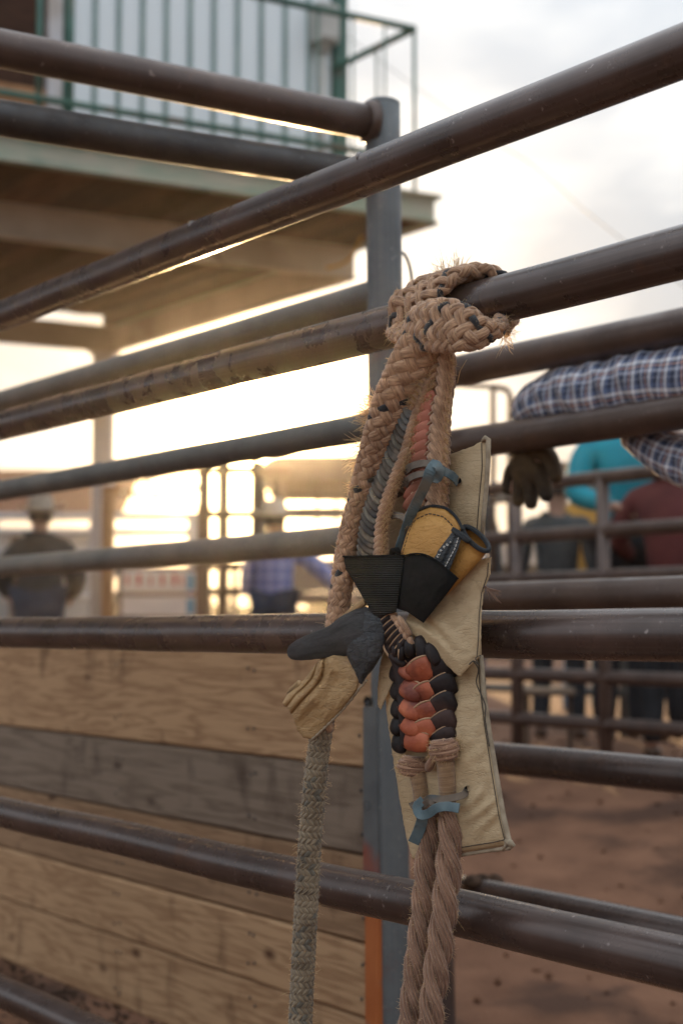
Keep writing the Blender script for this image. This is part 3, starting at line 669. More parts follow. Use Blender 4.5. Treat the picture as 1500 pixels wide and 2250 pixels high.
# pennants strung across behind
ps = thing('pennant_string', 'sagging string of small pennants in the glare beside the white support column', 'bunting', at(345, 1050, 17))
for row, (ya, yb, sag) in enumerate(((1040, 1028, 14), (1072, 1062, 16))):
    pts = [at(lerp(240, 450, t / 12), lerp(ya, yb, t / 12) + sag * math.sin(math.pi * t / 12), 17 + row) for t in range(13)]
    mb = MB(); tube(mb, pts, .006, 5); mb.build('cord', M_STEEL, ps)
    for t in range(22):
        u = t / 21.5; i = int(u * 12); q = pts[i].lerp(pts[min(12, i + 1)], u * 12 - i); w_ = .03; hgt = random.uniform(.05, .12); tw = random.uniform(-.03, .03)
        mb = MB(); mb.add([q + Vector((-w_, 0, 0)), q + Vector((w_, 0, 0)), q + Vector((tw, .03, -hgt)), q + Vector((-w_, .004, 0)), q + Vector((w_, .004, 0)), q + Vector((tw, .034, -hgt))], [[0, 2, 1], [3, 4, 5], [0, 1, 4, 3], [1, 2, 5, 4], [2, 0, 3, 5]])
        mb.build('pennant', M_ORW if t % 3 else M_BANNER, ps, smooth=False)
# stock trailer: rounded roof, slatted side one can see through
YT = 20.0; M_TRL = mat('trailer_skin', (.16, .12, .09), (.22, .17, .13), scale=3, rough=.5, metal=.3)
tr = thing('stock_trailer', 'round roofed livestock trailer with slatted openings against the low sun', 'trailer', (at(730, HY, YT).x, YT, .45))
x0, x1 = at(572, HY, YT).x, at(905, HY, YT).x; zt = zat(1000, YT); zw = zat(1050, YT)
prof = [(x0, zw)] ; 
for k in range(9): a = math.pi - k * math.pi / 16; prof.append((x0 + .28 + .28 * math.cos(a), zt - .2 + .2 * math.sin(a)))
for k in range(9): a = math.pi / 2 - k * math.pi / 16; prof.append((x1 - .28 + .28 * math.cos(a), zt - .2 + .2 * math.sin(a)))
prof.append((x1, zw)); V = []; n = len(prof)
for y_ in (YT, YT + 3.6): V += [Vector((p[0], y_, p[1])) for p in prof]
F = [list(range(n))[::-1], [n + i for i in range(n)]] + [[i, (i + 1) % n, n + (i + 1) % n, n + i] for i in range(n)]
mb = MB(); mb.add(V, F); mb.build('roof', M_TRL, tr, smooth=False)
for (za, zb2) in ((1050, 1056), (1085, 1091), (1114, 1140), (1166, 1180), (1230, 1300)):
    mb = MB(); skewbox(mb, (x0, YT, zat(zb2, YT)), (x1 - x0, 0, 0), (0, .05, 0), (0, 0, zat(za, YT) - zat(zb2, YT)), bev=.004); mb.build('slat', M_TRL, tr)
for (pa, pb) in ((572, 584), (604, 627), (693, 699), (734, 739), (760, 790), (830, 840), (892, 905)):
    mb = MB(); xa, xb = at(pa, HY, YT).x, at(pb, HY, YT).x; skewbox(mb, (xa, YT + .055, zat(1300, YT)), (xb - xa, 0, 0), (0, .05, 0), (0, 0, zw - zat(1300, YT)), bev=.004); mb.build('upright', M_TRL, tr)
for xw in (x0 + .25, x1 - .25):
    w = MB(); rt = Matrix.Rotation(math.pi / 2, 3, 'Y'); lathe(w, (xw - .1, YT + 1.6, .45 + .34), [(.0, 0), (.18, 0), (.2, .03), (.34, .03), (.36, .08), (.34, .18), (.2, .2), (0, .2)], 20, rot=rt); w.build('wheel', M_CABLE, tr)
mb = MB(); skewbox(mb, (x0, YT + .0, zat(1300, YT) - .1), (x1 - x0, 0, 0), (0, 3.6, 0), (0, 0, .09)); mb.build('floor_pan', M_TRL, tr)
# low buildings and embankment behind, dark against the sky
M_FAR = mat('far_dark_wood', (.08, .055, .04), (.13, .09, .065), scale=1.0, rough=.8)
for (pa, pb, y, ztop, lab) in ((255, 430, 40, 1262, 'low brown hut far behind the sponsor banners'), (905, 1240, 34, 1180, 'long dark barn far behind the arm on the right'), (1240, 1560, 38, 1215, 'pale far barn behind the people on the right')):
    b_ = thing('hut' if y == 40 else 'barn', lab, 'hut' if y == 40 else 'barn', (at((pa + pb) / 2, HY, y).x, y, .45))
    mb = MB(); gbox(mb, pa, pb, y, .3, zat(ztop, y) - .6, 5); mb.build('wall', M_FAR if 'pale' not in lab else M_SHEDW, b_)
    xa, xb = at(pa - 5, HY, y).x, at(pb + 5, HY, y).x; zr = zat(ztop, y); zl = zr - .62
    mb = MB(); V = [(xa, y - .3, zl), (xb, y - .3, zl), (xb, y + 5.3, zl), (xa, y + 5.3, zl), (xa + .3, y + 2.5, zr), (xb - .3, y + 2.5, zr)]
    mb.add(V, [[0, 1, 5, 4], [2, 3, 4, 5], [1, 2, 5], [3, 0, 4], [3, 2, 1, 0]]); mb.build('roof', M_ROOF if y == 40 else M_STEEL, b_, smooth=False)
# right: bent pipe frame on the far chute
fr = thing('chute_frame', 'dark bent pipe frame standing above the far fence left of the plaid sleeve', 'frame', at(1090, HY, 9.5))
def ppl(pxs, y, r, name, par, m=M_STEEL):
    mb = MB(); tube(mb, [at(a, b, y) for a, b in pxs], r, 10); mb.build(name, m, par)
ppl([(905, 838), (990, 846), (1085, 850)], 9.5, .016, 'bar', fr); ppl([(1085, 850), (1113, 856), (1120, 870), (1120, 1290)], 9.5, .020, 'upright', fr); ppl([(1082, 855), (1082, 1290)], 9.5, .018, 'upright', fr)
# dark horizontal seat boards beyond the near arena fence
for (pa, pb, py, y, lab) in ((1140, 1262, 1518, 7.6, 'grey weathered bench board low behind the arena fence'),):
    bn_ = thing('bench', lab, 'bench', (at((pa + pb) / 2, HY, y).x, y, .5))
    mb = MB(); gbox(mb, pa, pb, y, zat(py + 10, y), zat(py - 6, y), .25); mb.build('seat', W_GREY, bn_)
    for px in (pa + 12, pb - 16):
        mb = MB(); gbox(mb, px, px + 10, y + .08, .4, zat(py + 10.5, y), .06); mb.build('leg', M_STEEL, bn_)
# ------------------------------------------------------------------ the bull rope
RY0, RK = 2.03, .0005
def YR(px): return RY0 + (950 - px) * RK
def P3(px, py, d=0.0): return at(px, py, YR(px) - d)
PXM = RY0 / FPX                                     # metres per photo pixel at the rope
TOCAM = Vector((0, -1, 0))
def fibre(name, c1, c2, dark, trans=.12, yarns=26, bump=1.0, twist=60):
    """Loose spun fibre: UV.x along the strand in metres, UV.y round it; fine slanting yarn lines."""
    m = bpy.data.materials.new(name); nt = nodes_of(m); N, L = nt.nodes, nt.links
    out = N.new('ShaderNodeOutputMaterial'); b = N.new('ShaderNodeBsdfPrincipled'); b.inputs['Roughness'].default_value = .9
    b.inputs['Specular IOR Level'].default_value = .15; b.inputs['Sheen Weight'].default_value = .35; b.inputs['Sheen Roughness'].default_value = .5
    t = N.new('ShaderNodeTexCoord'); sp = N.new('ShaderNodeSeparateXYZ'); L.new(t.outputs['UV'], sp.inputs[0])
    a1 = N.new('ShaderNodeMath'); a1.operation = 'MULTIPLY'; a1.inputs[1].default_value = twist; L.new(sp.outputs[0], a1.inputs[0])
    a2 = N.new('ShaderNodeMath'); a2.operation = 'MULTIPLY_ADD'; a2.inputs[1].default_value = yarns; L.new(sp.outputs[1], a2.inputs[0]); L.new(a1.outputs[0], a2.inputs[2])
    cb = N.new('ShaderNodeCombineXYZ'); a3 = N.new('ShaderNodeMath'); a3.operation = 'MULTIPLY'; a3.inputs[1].default_value = 45; L.new(sp.outputs[0], a3.inputs[0])
    L.new(a3.outputs[0], cb.inputs[0]); L.new(a2.outputs[0], cb.inputs[1])
    n1 = N.new('ShaderNodeTexNoise'); n1.inputs['Scale'].default_value = 1.0; n1.inputs['Detail'].default_value = 5; n1.inputs['Roughness'].default_value = .7; L.new(cb.outputs[0], n1.inputs['Vector'])
    n2 = N.new('ShaderNodeTexNoise'); n2.inputs['Scale'].default_value = 38; n2.inputs['Detail'].default_value = 6; L.new(t.outputs['Object'], n2.inputs['Vector'])
    r = N.new('ShaderNodeValToRGB'); L.new(n1.outputs[0], r.inputs[0]); e = r.color_ramp.elements; e[0].position = .30; e[0].color = c4(dark); e[1].position = .52; e[1].color = c4(c1); e2 = e.new(.72); e2.color = c4(c2)  # dark end of the ramp paints crevice shade between the yarns
    r2 = N.new('ShaderNodeValToRGB'); L.new(n2.outputs[0], r2.inputs[0]); q = r2.color_ramp.elements; q[0].position = .34; q[0].color = (.62, .58, .55, 1); q[1].position = .62; q[1].color = (1, 1, 1, 1)
    mx = N.new('ShaderNodeMix'); mx.data_type = 'RGBA'; mx.blend_type = 'MULTIPLY'; mx.inputs[0].default_value = 1; L.new(r.outputs[0], mx.inputs[6]); L.new(r2.outputs[0], mx.inputs[7])
    L.new(mx.outputs[2], b.inputs['Base Color'])
    bn = N.new('ShaderNodeBump'); bn.inputs['Strength'].default_value = bump; bn.inputs['Distance'].default_value = .002; L.new(n1.outputs[0], bn.inputs['Height']); L.new(bn.outputs[0], b.inputs['Normal'])
    tr = N.new('ShaderNodeBsdfTranslucent'); L.new(mx.outputs[2], tr.inputs['Color']); ms = N.new('ShaderNodeMixShader'); ms.inputs[0].default_value = trans
    L.new(b.outputs[0], ms.inputs[1]); L.new(tr.outputs[0], ms.inputs[2]); L.new(ms.outputs[0], out.inputs[0])
    return m
F_TAN = fibre('tan_rope_fibre', (.60, .36, .215), (.82, .565, .375), (.145, .066, .036), yarns=14, twist=35)
F_PINK = fibre('rosin_pink_rope_fibre', (.48, .275, .175), (.64, .41, .28), (.12, .055, .035), yarns=12, twist=0, bump=1.0)
F_GREY = fibre('greyed_rope_fibre', (.33, .25, .160), (.52, .41, .275), (.07, .05, .03), yarns=12)
F_GREYD = fibre('blue_grey_rope_fibre', (.19, .165, .125), (.30, .26, .19), (.06, .05, .035), yarns=12)
F_BLACK = fibre('black_rope_fibre', (.040, .040, .042), (.085, .083, .082), (.012, .012, .013), trans=.03)
F_HAIR = mat('stray_fibre', (.88, .70, .46), rough=.7, trans=.7)
F_WHIP = fibre('waxed_whipping', (.42, .26, .14), (.52, .34, .19), (.20, .11, .055), yarns=3, twist=900, trans=.0)
def leather(name, c1, c2, c3, rough=.5, scale=24, bump=.5, bscale=90, spec=.4, bdist=.0008, **k):
    return mat(name, c1, c2, c3, scale=scale, rough=rough, rough2=rough + .2, bump=bump, bscale=bscale, bdist=bdist, spec=spec, detail=7, **k)
L_ORANGE = leather('orange_leather', (.30, .062, .026), (.50, .14, .062), (.15, .034, .020), rough=.42, scale=30, bump=.8, bscale=120, bdist=.0012)
L_SALMON = leather('faded_orange_leather', (.36, .115, .07), (.47, .175, .115), (.26, .10, .06), rough=.65)
L_BLACK = leather('black_brown_leather', (.010, .007, .007), (.026, .017, .016), (.055, .030, .025), rough=.45, spec=.25)
L_EDGE = mat('raw_leather_edge', (.30, .175, .095), (.44, .28, .165), scale=60, rough=.85, bump=.6, bscale=200, bdist=.0006)
L_BLUE = leather('blue_grey_lace', (.075, .115, .130), (.14, .19, .205), (.18, .17, .14), rough=.7, scale=40)
L_LACE = leather('dull_brown_lace', (.10, .080, .062), (.19, .15, .115), (.08, .09, .092), rough=.75, scale=40)
L_S2 = leather('smoky_lace', (.040, .032, .026), (.14, .105, .075), (.03, .032, .034), rough=.7, scale=50)
rope = thing('bull_rope', 'thick braided bull rope with orange and black leather handhold looped over the steel rail', 'rope', P3(950, 2250))
STRANDS = []          # (points, outward hint, radius) kept for the stray fibres
def frames(pix, n, twist=None):
    """pix: (px, py, d, halfwidth px, halfdepth m[, turn deg]) rows -> n frames (P, T, N across, B front, a, b)."""
    rows = []
    for r in pix:
        p = P3(r[0], r[1], r[2]); rows.append((p.x, p.y, p.z, r[3] * PXM, r[4], R_(r[5]) if len(r) > 5 else 0.0))
    s = smoothpath(rows, n); out = []
    for i in range(n):
        p = Vector(s[i][:3]); t = (Vector(s[min(i + 1, n - 1)][:3]) - Vector(s[max(i - 1, 0)][:3])).normalized()
        ax = t.cross(TOCAM).normalized(); B = ax.cross(t).normalized()
        if B.dot(TOCAM) < 0: B = -B
        if ax.x < 0: ax = -ax
        c_, s_ = math.cos(s[i][5]), math.sin(s[i][5]); out.append((p, t, ax * c_ + B * s_, B * c_ - ax * s_, s[i][3], s[i][4]))
    return out
def frames3(rows, n):
    """rows: (point, across vector, halfwidth m, halfdepth m) given in space."""
    s = smoothpath([(p.x, p.y, p.z, a.x, a.y, a.z, w, d) for p, a, w, d in rows], n); out = []
    for i in range(n):
        p = Vector(s[i][:3]); t = (Vector(s[min(i + 1, n - 1)][:3]) - Vector(s[max(i - 1, 0)][:3])).normalized()
        ax = Vector(s[i][3:6]); ax = (ax - t * ax.dot(t)).normalized(); B = ax.cross(t).normalized(); out.append((p, t, ax, B, s[i][6], s[i][7]))
    return out
def braid(fr, n, pitch, sw, st, amp, mats, name='strand', par=rope, two=False, core=True, seg=8, coremat=None, jit=.0006):
    """Flat oval braid: n strands each way round an elliptic core, weaving over and under. mats(k, dirn) -> material."""
    arc = [0.0]
    for a, b in zip(fr, fr[1:]): arc.append(arc[-1] + (b[0] - a[0]).length)
    om = 2 * math.pi / pitch
    for dirn in (1, -1):
        for k in range(n):
            pts = []; hints = []; rad = []
            for i, (p, t, ax, B, a, b) in enumerate(fr):
                s = arc[i]; th = dirn * om * s + 2 * math.pi * k / n + (.2 if dirn < 0 else 0)
                wv = math.cos(n * om * s * (.5 if two else 1.0) + (-.8 if two else 0)) * amp * dirn
                j = noise.noise(Vector((s * 70, k * 3.3, dirn * 2.0))) * jit
                ca, sa = math.cos(th), math.sin(th); an = max(.002, a - st * .6); bn = max(.002, b - st * .5)
                nrm_ = (ax * (ca / max(an, .001)) + B * (sa / max(bn, .001))).normalized()
                pts.append(p + ax * (an * ca) + B * (bn * sa) + nrm_ * (wv + j)); hints.append(nrm_); rad.append(sw * (a / fr[len(fr) // 2][4]) ** .35 * (.66 if mats(k, dirn) is F_BLACK else 1) * (1 + .10 * noise.noise(Vector((s * 55, k * 1.7, dirn * 4.0)))))
            mb = MB(); tube(mb, pts, rad, seg, flat=st / sw, hints=hints); mb.build(name, mats(k, dirn), par)
            STRANDS.append((pts, hints, st))
    if core:
        mb = MB(); tube(mb, [f[0] for f in fr], [max(.003, f[4] - st * 1.1) for f in fr], 14, hints=[f[3] for f in fr], flat=[max(.15, min(1, (f[5] - st * .9) / max(.003, f[4] - st * 1.1))) for f in fr]); mb.build('core', coremat or F_TAN, par)
# --- left braided strand with black flecks, then the greyed tail below the glove
fr = frames([(960, 690, .018, 44, .011, 0), (934, 745, .030, 46, .013, 0), (905, 805, .030, 48, .013, -8), (868, 880, .026, 44, .013, -14), (838, 950, .020, 36, .013, -16), (812, 1030, .010, 29, .012, -10), (786, 1110, .004, 24, .012, 0),
             (768, 1180, .0, 23, .012), (755, 1250, .0, 22, .012), (747, 1310, .0, 22, .012), (737, 1400, .0, 23, .012), (722, 1500, .0, 23, .012), (708, 1600, .0, 23, .012)], 190)
braid(fr, 6, .118, .0068, .0034, .0022, lambda k, d: F_BLACK if (k == 1 and d > 0) else F_TAN)
fr = frames([(715, 1545, .0, 22, .011), (707, 1600, .0, 23, .0115), (694, 1700, .0, 24, .0115), (681, 1850, .0, 24.5, .0115), (672, 2000, .0, 25, .0115), (660, 2240, .0, 25, .0115), (650, 2500, .0, 25, .0115), (640, 2750, .0, 25, .0115)], 330)
braid(fr, 12, .100, .0031, .0020, .0014, lambda k, d: F_GREYD if (k in (0, 3) and d > 0) or (k == 5 and d < 0) else F_GREY, two=True, coremat=F_GREY, jit=.0004)
# --- three-strand twisted ropes at the bottom
def twisted(pix, nf, pitch, R, phase, par=rope):
    fr = frames(pix, nf); arc = [0.0]
    for a, b in zip(fr, fr[1:]): arc.append(arc[-1] + (b[0] - a[0]).length)
    for k in range(3):
        pts = []; hints = []
        for i, f in enumerate(fr):
            th = -2 * math.pi * arc[i] / pitch + 2 * math.pi * k / 3 + phase; o = (f[2] * math.cos(th) + f[3] * math.sin(th)) * (f[4] * .56)
            pts.append(f[0] + o); hints.append(o.normalized())
        # the fat strand, built of yarns so that its surface is ribbed
        mb = MB(); tube(mb, pts, [f[4] * .45 for f in fr], 14, hints=hints, flat=.95); st_ = mb.build('strand', F_PINK, par)
        for y in range(9):
            yp = []
            for i, p in enumerate(pts):
                t = (pts[min(i + 1, nf - 1)] - pts[max(i - 1, 0)]).normalized(); h = perp(t, hints[i]); a = t.cross(h)
                an = 2 * math.pi * y / 9 - arc[i] * 18; r = fr[i][4] * .405 + .0006 * noise.noise(Vector((arc[i] * 60, y, k)))
                yp.append(p + a * (math.cos(an) * r) + h * (math.sin(an) * r))
            mb = MB(); tube(mb, yp, [f[4] * .155 for f in fr], 6); mb.build('yarn', F_PINK, st_)
            STRANDS.append((yp, [(yp[i] - pts[i]).normalized() for i in range(nf)], .0012))
twisted([(948, 1770, .016, 19, .01), (943, 1850, .014, 23, .01), (936, 1900, .012, 24, .01), (926, 2010, .012, 23.5, .01), (914, 2110, .012, 24, .01), (900, 2250, .010, 25, .01), (872, 2560, .008, 25, .01)], 210, .128, 1, .6)
twisted([(985, 1770, .018, 20, .01), (989, 1830, .018, 25, .01), (986, 1900, .018, 27, .01), (975, 2010, .018, 27, .01), (962, 2110, .018, 27, .01), (944, 2250, .016, 26, .01), (915, 2560, .014, 26, .01)], 210, .132, 1, 2.2)
# --- cream pieces laid in slanting rows (plaited edges), leather pieces between
def piece(a, b, w, th, m, par, name, d0=0.0, d1=0.0, dm=.004, edge=None, bow=0.0, taper=.75, seg=12, n=9, edgeside=1, ew=.0011):
    """One visible piece of a plait: a fat strap from a to b (pixels), tucked under at both ends, domed in between."""
    A, Bp = Vector((a[0], a[1])), Vector((b[0], b[1])); dv = (Bp - A); pn = Vector((-dv.y, dv.x)).normalized(); pts = []; rad = []
    for i in range(n):
        t = i / (n - 1); q = A + dv * t + pn * (math.sin(math.pi * t) * bow); dd = lerp(d0, d1, t) + dm * math.sin(math.pi * min(1, max(0, t))) ** .7
        pts.append(P3(q.x, q.y, dd)); rad.append(w * PXM * (taper + (1 - taper) * math.sin(math.pi * t) ** .6))
    mb = MB(); tube(mb, pts, rad, seg, hint=TOCAM, flat=th / (w * PXM)); o = mb.build(name, m, par)
    if edge is not None:
        ep = []
        for i in range(n):
            t = (pts[min(i + 1, n - 1)] - pts[max(i - 1, 0)]).normalized(); s_ = t.cross(TOCAM).normalized()
            if s_.z * edgeside < 0: s_ = -s_
            ep.append(pts[i] + s_ * (rad[i] * .90) + TOCAM * th * .42)
        mb = MB(); tube(mb, ep, [ew * (.35 + .65 * math.sin(math.pi * i / (n - 1)) ** .5) for i in range(n)], 6); mb.build('edge', edge, o)
    return o
def row(center, halfw, y0, y1, step, side, slant, w, th, m, name, d, edge=None, inner=.0, outer=1.0, bow=0, jit=1.5, dome=.006, fuzz=True, par=rope):
    """Pieces down one side of a plaited strand: center(y) px, halfw(y) px."""
    y = y0; out = []
    while y < y1:
        c, h, dd = center(y), halfw(y), d(y) if callable(d) else d
        a = (c + side * h * inner, y + random.uniform(-jit, jit)); yb = y + slant
        b = (center(yb) + side * halfw(yb) * outer, yb + random.uniform(-jit, jit)); mm = m(len(out)) if callable(m) else m
        out.append(piece(a, b, w, th, mm, par, name, dd + .002, dd - dome, .003, edge, bow)); y += step
        if fuzz and mm in (F_TAN,):
            pa, pb = P3(a[0], a[1], dd + .004), P3(b[0], b[1], dd); STRANDS.append(([pa.lerp(pb, k / 6) for k in range(7)], [Vector((side * .7, -.7, 0))] * 7, th))
    return out
def interp(tab):
    def f(y):
        if y <= tab[0][0]: return tab[0][1]
        for (a, va), (b, vb) in zip(tab, tab[1:]):
            if y <= b: return lerp(va, vb, (y - a) / (b - a))
        return tab[-1][1]
    return f
# right strand: orange leather rows on the left half, cream on the right
c3 = interp([(760, 968), (850, 962), (900, 950), (960, 943), (1040, 938), (1130, 935)]); h3 = interp([(760, 24), (850, 28), (900, 31), (960, 38), (1040, 42), (1130, 43)])
fr = frames([(968, 740, .008, 17, .006), (964, 800, .006, 20, .007), (958, 870, .006, 24, .007), (947, 930, .006, 29, .007), (940, 1000, .005, 34, .007), (937, 1100, .004, 36, .007), (935, 1180, .004, 36, .007)], 40)
mb = MB(); tube(mb, [f[0] for f in fr], [f[4] for f in fr], 14, hints=[f[3] for f in fr], flat=[f[5] / f[4] for f in fr]); mb.build('core', F_TAN, rope)
row(c3, h3, 762, 1128, 21.5, 1, 48, 15.0, .0058, F_TAN, 'plait', .018, inner=.10, outer=.98, bow=-5, dome=.009)
row(c3, h3, 868, 1100, 21.8, -1, 36, 17.5, .0028, L_SALMON, 'leather_strip', .019, inner=.02, outer=.98, bow=4, dome=.007)
row(c3, h3, 764, 868, 20, -1, 40, 11, .006, F_TAN, 'plait', .015, inner=0, outer=1.0, bow=4, dome=.007)
row(c3, h3, 1104, 1135, 21.5, -1, 38, 11.5, .006, F_TAN, 'plait', .015, inner=0, outer=1.0, bow=4, dome=.007)
for y in range(886, 1100, 22):      # pale thong crossing at the seam of the V
    piece((c3(y) - 9, y + 5), (c3(y) + 4, y - 7), 3.0, .0022, F_TAN, rope, 'thong', .021, .020, .003)
# middle strand: dark laced face with a cream fringe
c2 = interp([(840, 934), (870, 921), (920, 900), (1000, 876), (1060, 850), (1120, 829), (1170, 820), (1230, 818)]); h2 = interp([(840, 18), (920, 19), (1000, 23), (1100, 25), (1230, 28)])
fr = frames([(940, 800, .010, 14, .008), (922, 865, .016, 16, .009), (900, 920, .013, 16, .007), (876, 1000, .015, 18, .007), (850, 1060, .017, 19, .007), (829, 1120, .017, 20, .007), (820, 1170, .016, 20, .007), (818, 1260, .010, 22, .007)], 50)
mb = MB(); tube(mb, [f[0] for f in fr], [f[4] for f in fr], 14, hints=[f[3] for f in fr], flat=[f[5] / f[4] for f in fr]); mb.build('core', F_TAN, rope); STRANDS.append(([f[0] for f in fr], [(f[2] + f[3] * .6).normalized() for f in fr], fr[20][4])); STRANDS.append(([f[0] for f in fr], [(f[3] * .6 - f[2]).normalized() for f in fr], fr[20][4]))
row(c2, h2, 915, 1262, 13.5, -1, -32, 15.5, .0021, lambda k: L_LACE if k < 3 else (L_S2, L_S2, F_GREYD)[k % 3], 'leather_lace', lambda y: .025 if y > 1000 else .021, inner=-.28, outer=1.0, bow=-3, dome=.007, edge=None)
row(c2, h2, 856, 1262, 14, 1, -26, 12.0, .0040, F_TAN, 'plait', lambda y: .026 if y > 1000 else .021, inner=.22, outer=1.0, bow=2, dome=.008)
row(c2, h2, 842, 905, 13, -1, -15, 8, .005, F_TAN, 'plait', .021, inner=-.2, outer=1.0, bow=2, dome=.006)
# --- the wraps round the rail
RQ = lambda px: NF.p(NF.t(px), near_z[1])
RAX = DL                                       # rail axis, away to the left
FN = Vector((-DL.y, DL.x, 0)); FN = FN if FN.y < 0 else -FN   # from the rail towards the camera's side
def rp(px, ang, out=.012, sh=0.0):             # point round the rail: ang 0 = facing camera side, 90 = top
    a = R_(ang); return RQ(px) + (FN * math.cos(a) + Vector((0, 0, math.sin(a)))) * (.0305 + out) + RAX * sh
# upper turn, up and over the rail
up = [(P3(925, 745, .022), Vector((.55, 0, .12)), .019, .008), (rp(945, -20, .020), RAX * -1, .025, .010), (rp(965, 10, .018), RAX * -1, .035, .011), (rp(985, 50, .014), RAX * -1, .038, .011), (rp(1010, 90, .012), RAX * -1, .034, .010),
      (rp(1040, 135, .012), RAX * -1, .025, .010), (rp(1062, 185, .012), RAX * -1, .021, .010), (rp(1068, 235, .012), RAX * -1, .019, .010)]
fr = frames3(up, 96)
fr = [(p, t, ax, (B if B.dot(p - RQ(960)) > 0 else -B), a, b) for p, t, ax, B, a, b in fr]
braid(fr, 5, .100, .0070, .0036, .0024, lambda k, d: F_BLACK if (k == 2 and d < 0) else F_TAN)
up2 = [(rp(975, -35, .020), RAX * -1, .020, .009), (rp(990, 5, .018), RAX * -1, .030, .010), (rp(1014, 45, .014), RAX * -1, .033, .010), (rp(1040, 85, .013), RAX * -1, .030, .010), (rp(1062, 130, .012), RAX * -1, .024, .009), (rp(1070, 190, .012), RAX * -1, .020, .009), (rp(1070, 240, .012), RAX * -1, .018, .009)]
fr = frames3(up2, 80)
fr = [(p, t, ax, (B if B.dot(p - RQ(1010)) > 0 else -B), a, b) for p, t, ax, B, a, b in fr]
braid(fr, 4, .088, .0066, .0036, .0022, lambda k, d: F_BLACK if (k == 1 and d > 0) else F_TAN)
# lower turn, across the front and round behind on the right
lo_ = [(P3(892, 760, -.055), Vector((.1, .2, 1)), .016, .008), (P3(896, 742, -.008), Vector((.1, .1, 1)), .019, .009), (P3(914, 724, .034), Vector((-.10, 0, 1)), .026, .011), (P3(944, 716, .056), Vector((.0, 0, 1)), .031, .012),
       (P3(990, 716, .062), Vector((.12, 0, 1)), .031, .012), (P3(1036, 726, .056), Vector((.28, 0, 1)), .024, .011), (P3(1072, 728, .030), Vector((.42, .1, 1)), .014, .010), (P3(1096, 720, -.004), Vector((.5, .2, .9)), .010, .009), (P3(1096, 706, -.045), Vector((.4, .5, .8)), .011, .008)]
fr = frames3(lo_, 130)
fr = [(p, t, ax, (B if B.dot(TOCAM) > -.2 else -B), a, b) for p, t, ax, B, a, b in fr]
braid(fr, 6, .106, .0074, .0038, .0026, lambda k, d: F_BLACK if (k in (1,) and d > 0) or (k == 4 and d < 0) else F_TAN)
# --- handhold: the laced lower part of the middle strand, then orange and black leather lobes
hh = rope
fr = frames([(838, 1290, .020, 22, .008), (848, 1360, .024, 20, .008), (868, 1410, .026, 26, .008), (892, 1450, .022, 34, .008), (915, 1500, .016, 48, .007), (930, 1560, .014, 56, .007), (932, 1640, .013, 52, .007)], 50)
mb = MB(); tube(mb, [f[0] for f in fr], [f[4] for f in fr], 14, hints=[f[3] for f in fr], flat=[f[5] / f[4] for f in fr]); mb.build('core', L_BLACK, rope)
for k in range(7):         # black strips with raw tan edges, fanning down the curve
    t = k / 6.0; x0, y0 = lerp(828, 864, t), lerp(1358, 1440, t); x1, y1 = lerp(858, 892, t), lerp(1340, 1404, t)
    piece((x0, y0 + 2), (x1, y1), 8.5, .0042, L_BLACK, hh, 'leather_strip', .036, .040, .003, edge=L_EDGE)
for k in range(6):
    t = k / 5.0; piece((lerp(852, 900, t), lerp(1338, 1402, t)), (lerp(870, 908, t), lerp(1352, 1418, t)), 8, .005, F_TAN, hh, 'plait', .038, .036, .004, bow=3)
mb = MB(); pts = smoothpath([P3(820, 1352, .036), P3(836, 1392, .038), P3(846, 1430, .038), P3(872, 1458, .038), P3(906, 1470, .036)], 24)
tube(mb, [Vector(p) for p in pts], .0016, 8); mb.build('edge_cord', L_EDGE, hh)
for (a, b, w, dd) in (((858, 1440), (890, 1462), 10, .036), ((884, 1420), (882, 1450), 9, .040), ((900, 1408), (902, 1442), 14, .040), ((878, 1405), (880, 1436), 8, .040), ((922, 1400), (932, 1452), 15, .036), ((942, 1416), (962, 1458), 16, .034), ((866, 1418), (868, 1444), 7, .039)):
    piece(a, b, w, .0055, L_BLACK, hh, 'leather_strip', dd - .002, dd - .002, .004, edge=L_EDGE)
piece((876, 1356), (902, 1396), 7, .005, F_TAN, hh, 'plait', .040, .040, .003)
# left and right black columns
for k, (y, x0, x1) in enumerate(((1478, 862, 884), (1516, 864, 882), (1556, 865, 882), (1594, 864, 880), (1632, 866, 890))):
    piece((x0 - 1, y - 4), (x1 + 4, y + 5), 23, .0050, L_BLACK, hh, 'leather_strip', .016, .021, .003, edge=L_EDGE if k in (0, 2, 4) else L_EDGE, ew=.0008)
for k, (y, h_) in enumerate(((1474, 24), (1512, 23), (1552, 23), (1592, 22), (1624, 18))):
    piece((998, y - 16), (950 + k * 1.0, y + 10), h_ * 1.18, .0062, L_BLACK, hh, 'leather_strip', .015, .024, .006, edge=L_EDGE, ew=.0009, bow=3, taper=.9)
# orange lobes, two interlocking columns
for (a, b, w, dd, es) in (((882, 1466), (912, 1484), 14, .038, 1), ((950, 1460), (904, 1486), 24, .040, 1), ((884, 1506), (926, 1524), 19, .041, 1), ((952, 1512), (914, 1534), 19, .038, 1), ((884, 1542), (926, 1566), 20, .041, 1),
                          ((956, 1556), (914, 1578), 20, .038, 1), ((885, 1584), (924, 1602), 18, .041, 1), ((957, 1596), (912, 1610), 19, .038, 1), ((888, 1624), (942, 1630), 19, .040, 1)):
    piece(a, b, w * 1.25, .0060, L_ORANGE, hh, 'orange_strip', dd - .010, dd - .004, .005, edge=L_EDGE, bow=2, taper=.74, ew=.0014, edgeside=es)
